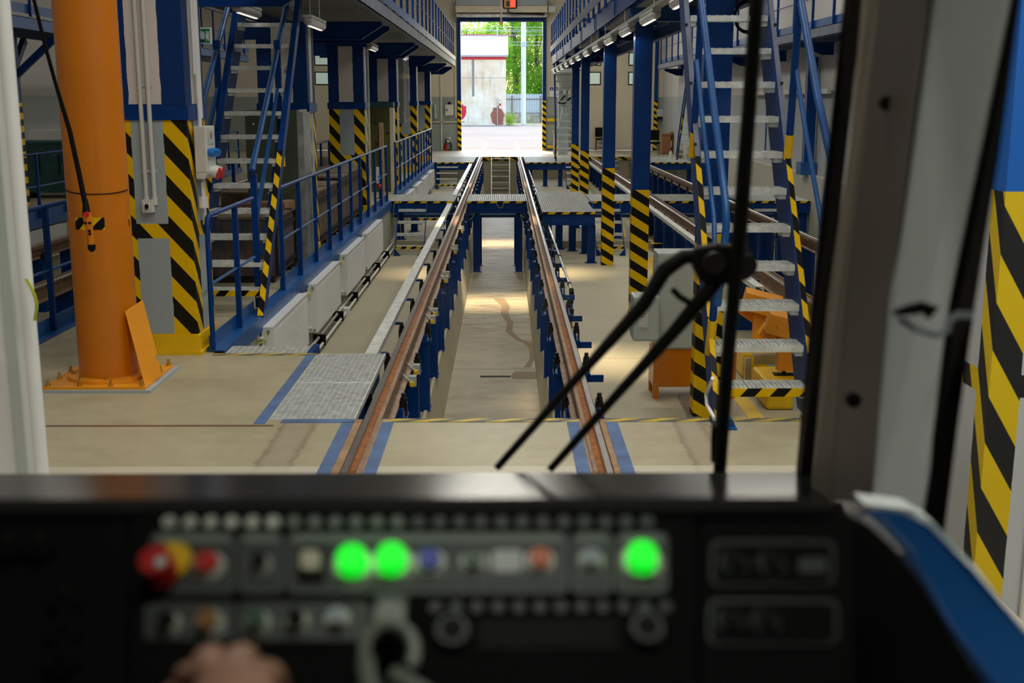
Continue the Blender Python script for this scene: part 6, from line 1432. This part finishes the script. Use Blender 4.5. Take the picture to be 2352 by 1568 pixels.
# side instrument groups
for (x0, x1, y0, y1) in ((1632, 1918, 1240, 1345), (1626, 1926, 1375, 1480)):
    pl = plate(x0, x1, y0, y1, .003, .003, PLD, 'instrument_frame', t, 22); plate(x0 + 8, x1 - 8, y0 + 8, y1 - 8, .0045, .0015, MATTBLACK, 'instrument_field', pl, 18)
for x, y in ((1685, 1290), (1770, 1292), (1675, 1425), (1758, 1425)): button(x, y, BLACK, 22, bezm=PLM)
plate(1835, 1900, 1280, 1315, .006, .002, PLD, 'instrument_label', t, 6)
for x, y in ((25, 1255), (95, 1255), (158, 1375), (152, 1445), (146, 1515)):
    a = PP(x, y, .004); MB().cyl(a, a + PN * .004, .012, 16).build('left_knob', MATTBLACK, t, smooth=True)
    MB().box(a.x - .0015, a.x + .0015, a.y - .009, a.y + .009, a.z + .003, a.z + .008).build('knob_pointer', BLACK, t)
# key switch with grey loop
k = thing('key_switch', 'grey looped key with tag in the dashboard switch', 'key', PP(890, 1500)); m = MB()
P = []
for i in range(19): an = math.radians(200 - i * 13); P.append(PP(895 + 58 * math.cos(an), 1495 - 62 * math.sin(an), .03))
KEYM = plain('grey_green_key', (0.17, 0.19, 0.16), 0.4)
m.tube(P, .0045, 8, rad=[.0045] * 19).build('loop', KEYM, k, smooth=True)
MB().tube([PP(840, 1515, .03), PP(845, 1560, .035), PP(870, 1620, .04)], .006, 8).build('left_shank', KEYM, k, smooth=True); MB().tube([PP(905, 1548, .03), PP(950, 1575, .035), PP(1010, 1620, .04)], .006, 8).build('key_tag', KEYM, k, smooth=True)
a = PP(900, 1440, .004); MB().cyl(a, a + PN * .02, .011, 16).build('switch_barrel', KEYM, k, smooth=True)
# controller knob and hand
c = thing('master_controller', 'black controller handle under the hand at the bottom', 'controller', PD(520, 1600, .76)); MB().cyl(PD(520, 1900, .74), PD(520, 1600, .76), .012, 12).build('stem', DARKSTEEL, c, smooth=True); a = PD(515, 1585, .765); MB().ball(a, .026, 20, 12, sc=(1.3, 1, .8)).build('grip', MATTBLACK, c, smooth=True)
SKIN = plain('skin', (0.40, 0.20, 0.14), 0.5, 0, 0.08, 60); SKIN.node_tree.nodes['Principled BSDF'].inputs['Subsurface Weight'].default_value = 0.15; SKIN.node_tree.nodes['Principled BSDF'].inputs['Subsurface Radius'].default_value = (.01, .004, .002)
def skin_mesh(name, verts, edges, radii, root, mat, parent=None, base=None, sub=2):
    base = BASE[parent.name] if parent is not None else base
    me = bpy.data.meshes.new(name); me.from_pydata([Vector(v) - Vector(base) for v in verts], edges, []); me.materials.append(mat); o = bpy.data.objects.new(name, me); COL.objects.link(o)
    if parent is not None: o.parent = parent
    else: o.location = base
    sk = o.modifiers.new('skin', 'SKIN'); 
    for i, r_ in enumerate(radii): me.skin_vertices[0].data[i].radius = (r_, r_); me.skin_vertices[0].data[i].use_root = (i == root)
    sk.use_smooth_shade = True; s_ = o.modifiers.new('sub', 'SUBSURF'); s_.levels = sub; s_.render_levels = sub; BASE[o.name] = Vector(base); return o
hb = PD(520, 1600, .74)
hand = thing('person', 'hand of the person driving, curled over the controller in a dark sleeve', 'person', hb)
wr = PD(640, 1960, .62)
V = [wr, PD(590, 1790, .67), PD(535, 1660, .70)]; E_ = [(0, 1), (1, 2)]; R_ = [.028, .031, .033]
kn = [(432, 1565, .735), (472, 1528, .742), (538, 1524, .742), (592, 1556, .735)]
fl = (.9, 1.05, 1.0, .8)
for i, (x, y, d) in enumerate(kn):
    mc = PD((x * 0.65 + 535 * 0.35), (y + 1660) / 2 - 25, .722); a = PD(x, y, d); g = fl[i]; k0 = len(V)
    outw = (i - 1.5) * 0.003
    b_ = a + Vector((outw, .024 * g, -.006)); c_ = b_ + Vector((outw * .5, .012 * g, -.022 * g)); d_ = c_ + Vector((0, -.008, -.018 * g))
    V += [mc, a, b_, c_, d_]; R_ += [.021, .0125, .0098, .0086, .0072]; E_ += [(2, k0), (k0, k0 + 1), (k0 + 1, k0 + 2), (k0 + 2, k0 + 3), (k0 + 3, k0 + 4)]
k0 = len(V); V += [PD(478, 1690, .70), PD(420, 1640, .715), PD(400, 1600, .74), PD(425, 1580, .765)]; R_ += [.017, .0125, .0105, .0085]; E_ += [(2, k0), (k0, k0 + 1), (k0 + 1, k0 + 2), (k0 + 2, k0 + 3)]
skin_mesh('hand', V, E_, R_, 0, SKIN, hand)
MB().tube([PD(655, 1900, .635), PD(720, 2150, .50), PD(800, 2500, .36)], .04, 16, rad=[.036, .046, .055]).build('sleeve', plain('dark_sleeve', (0.02, 0.025, 0.04), 0.9), hand, smooth=True)
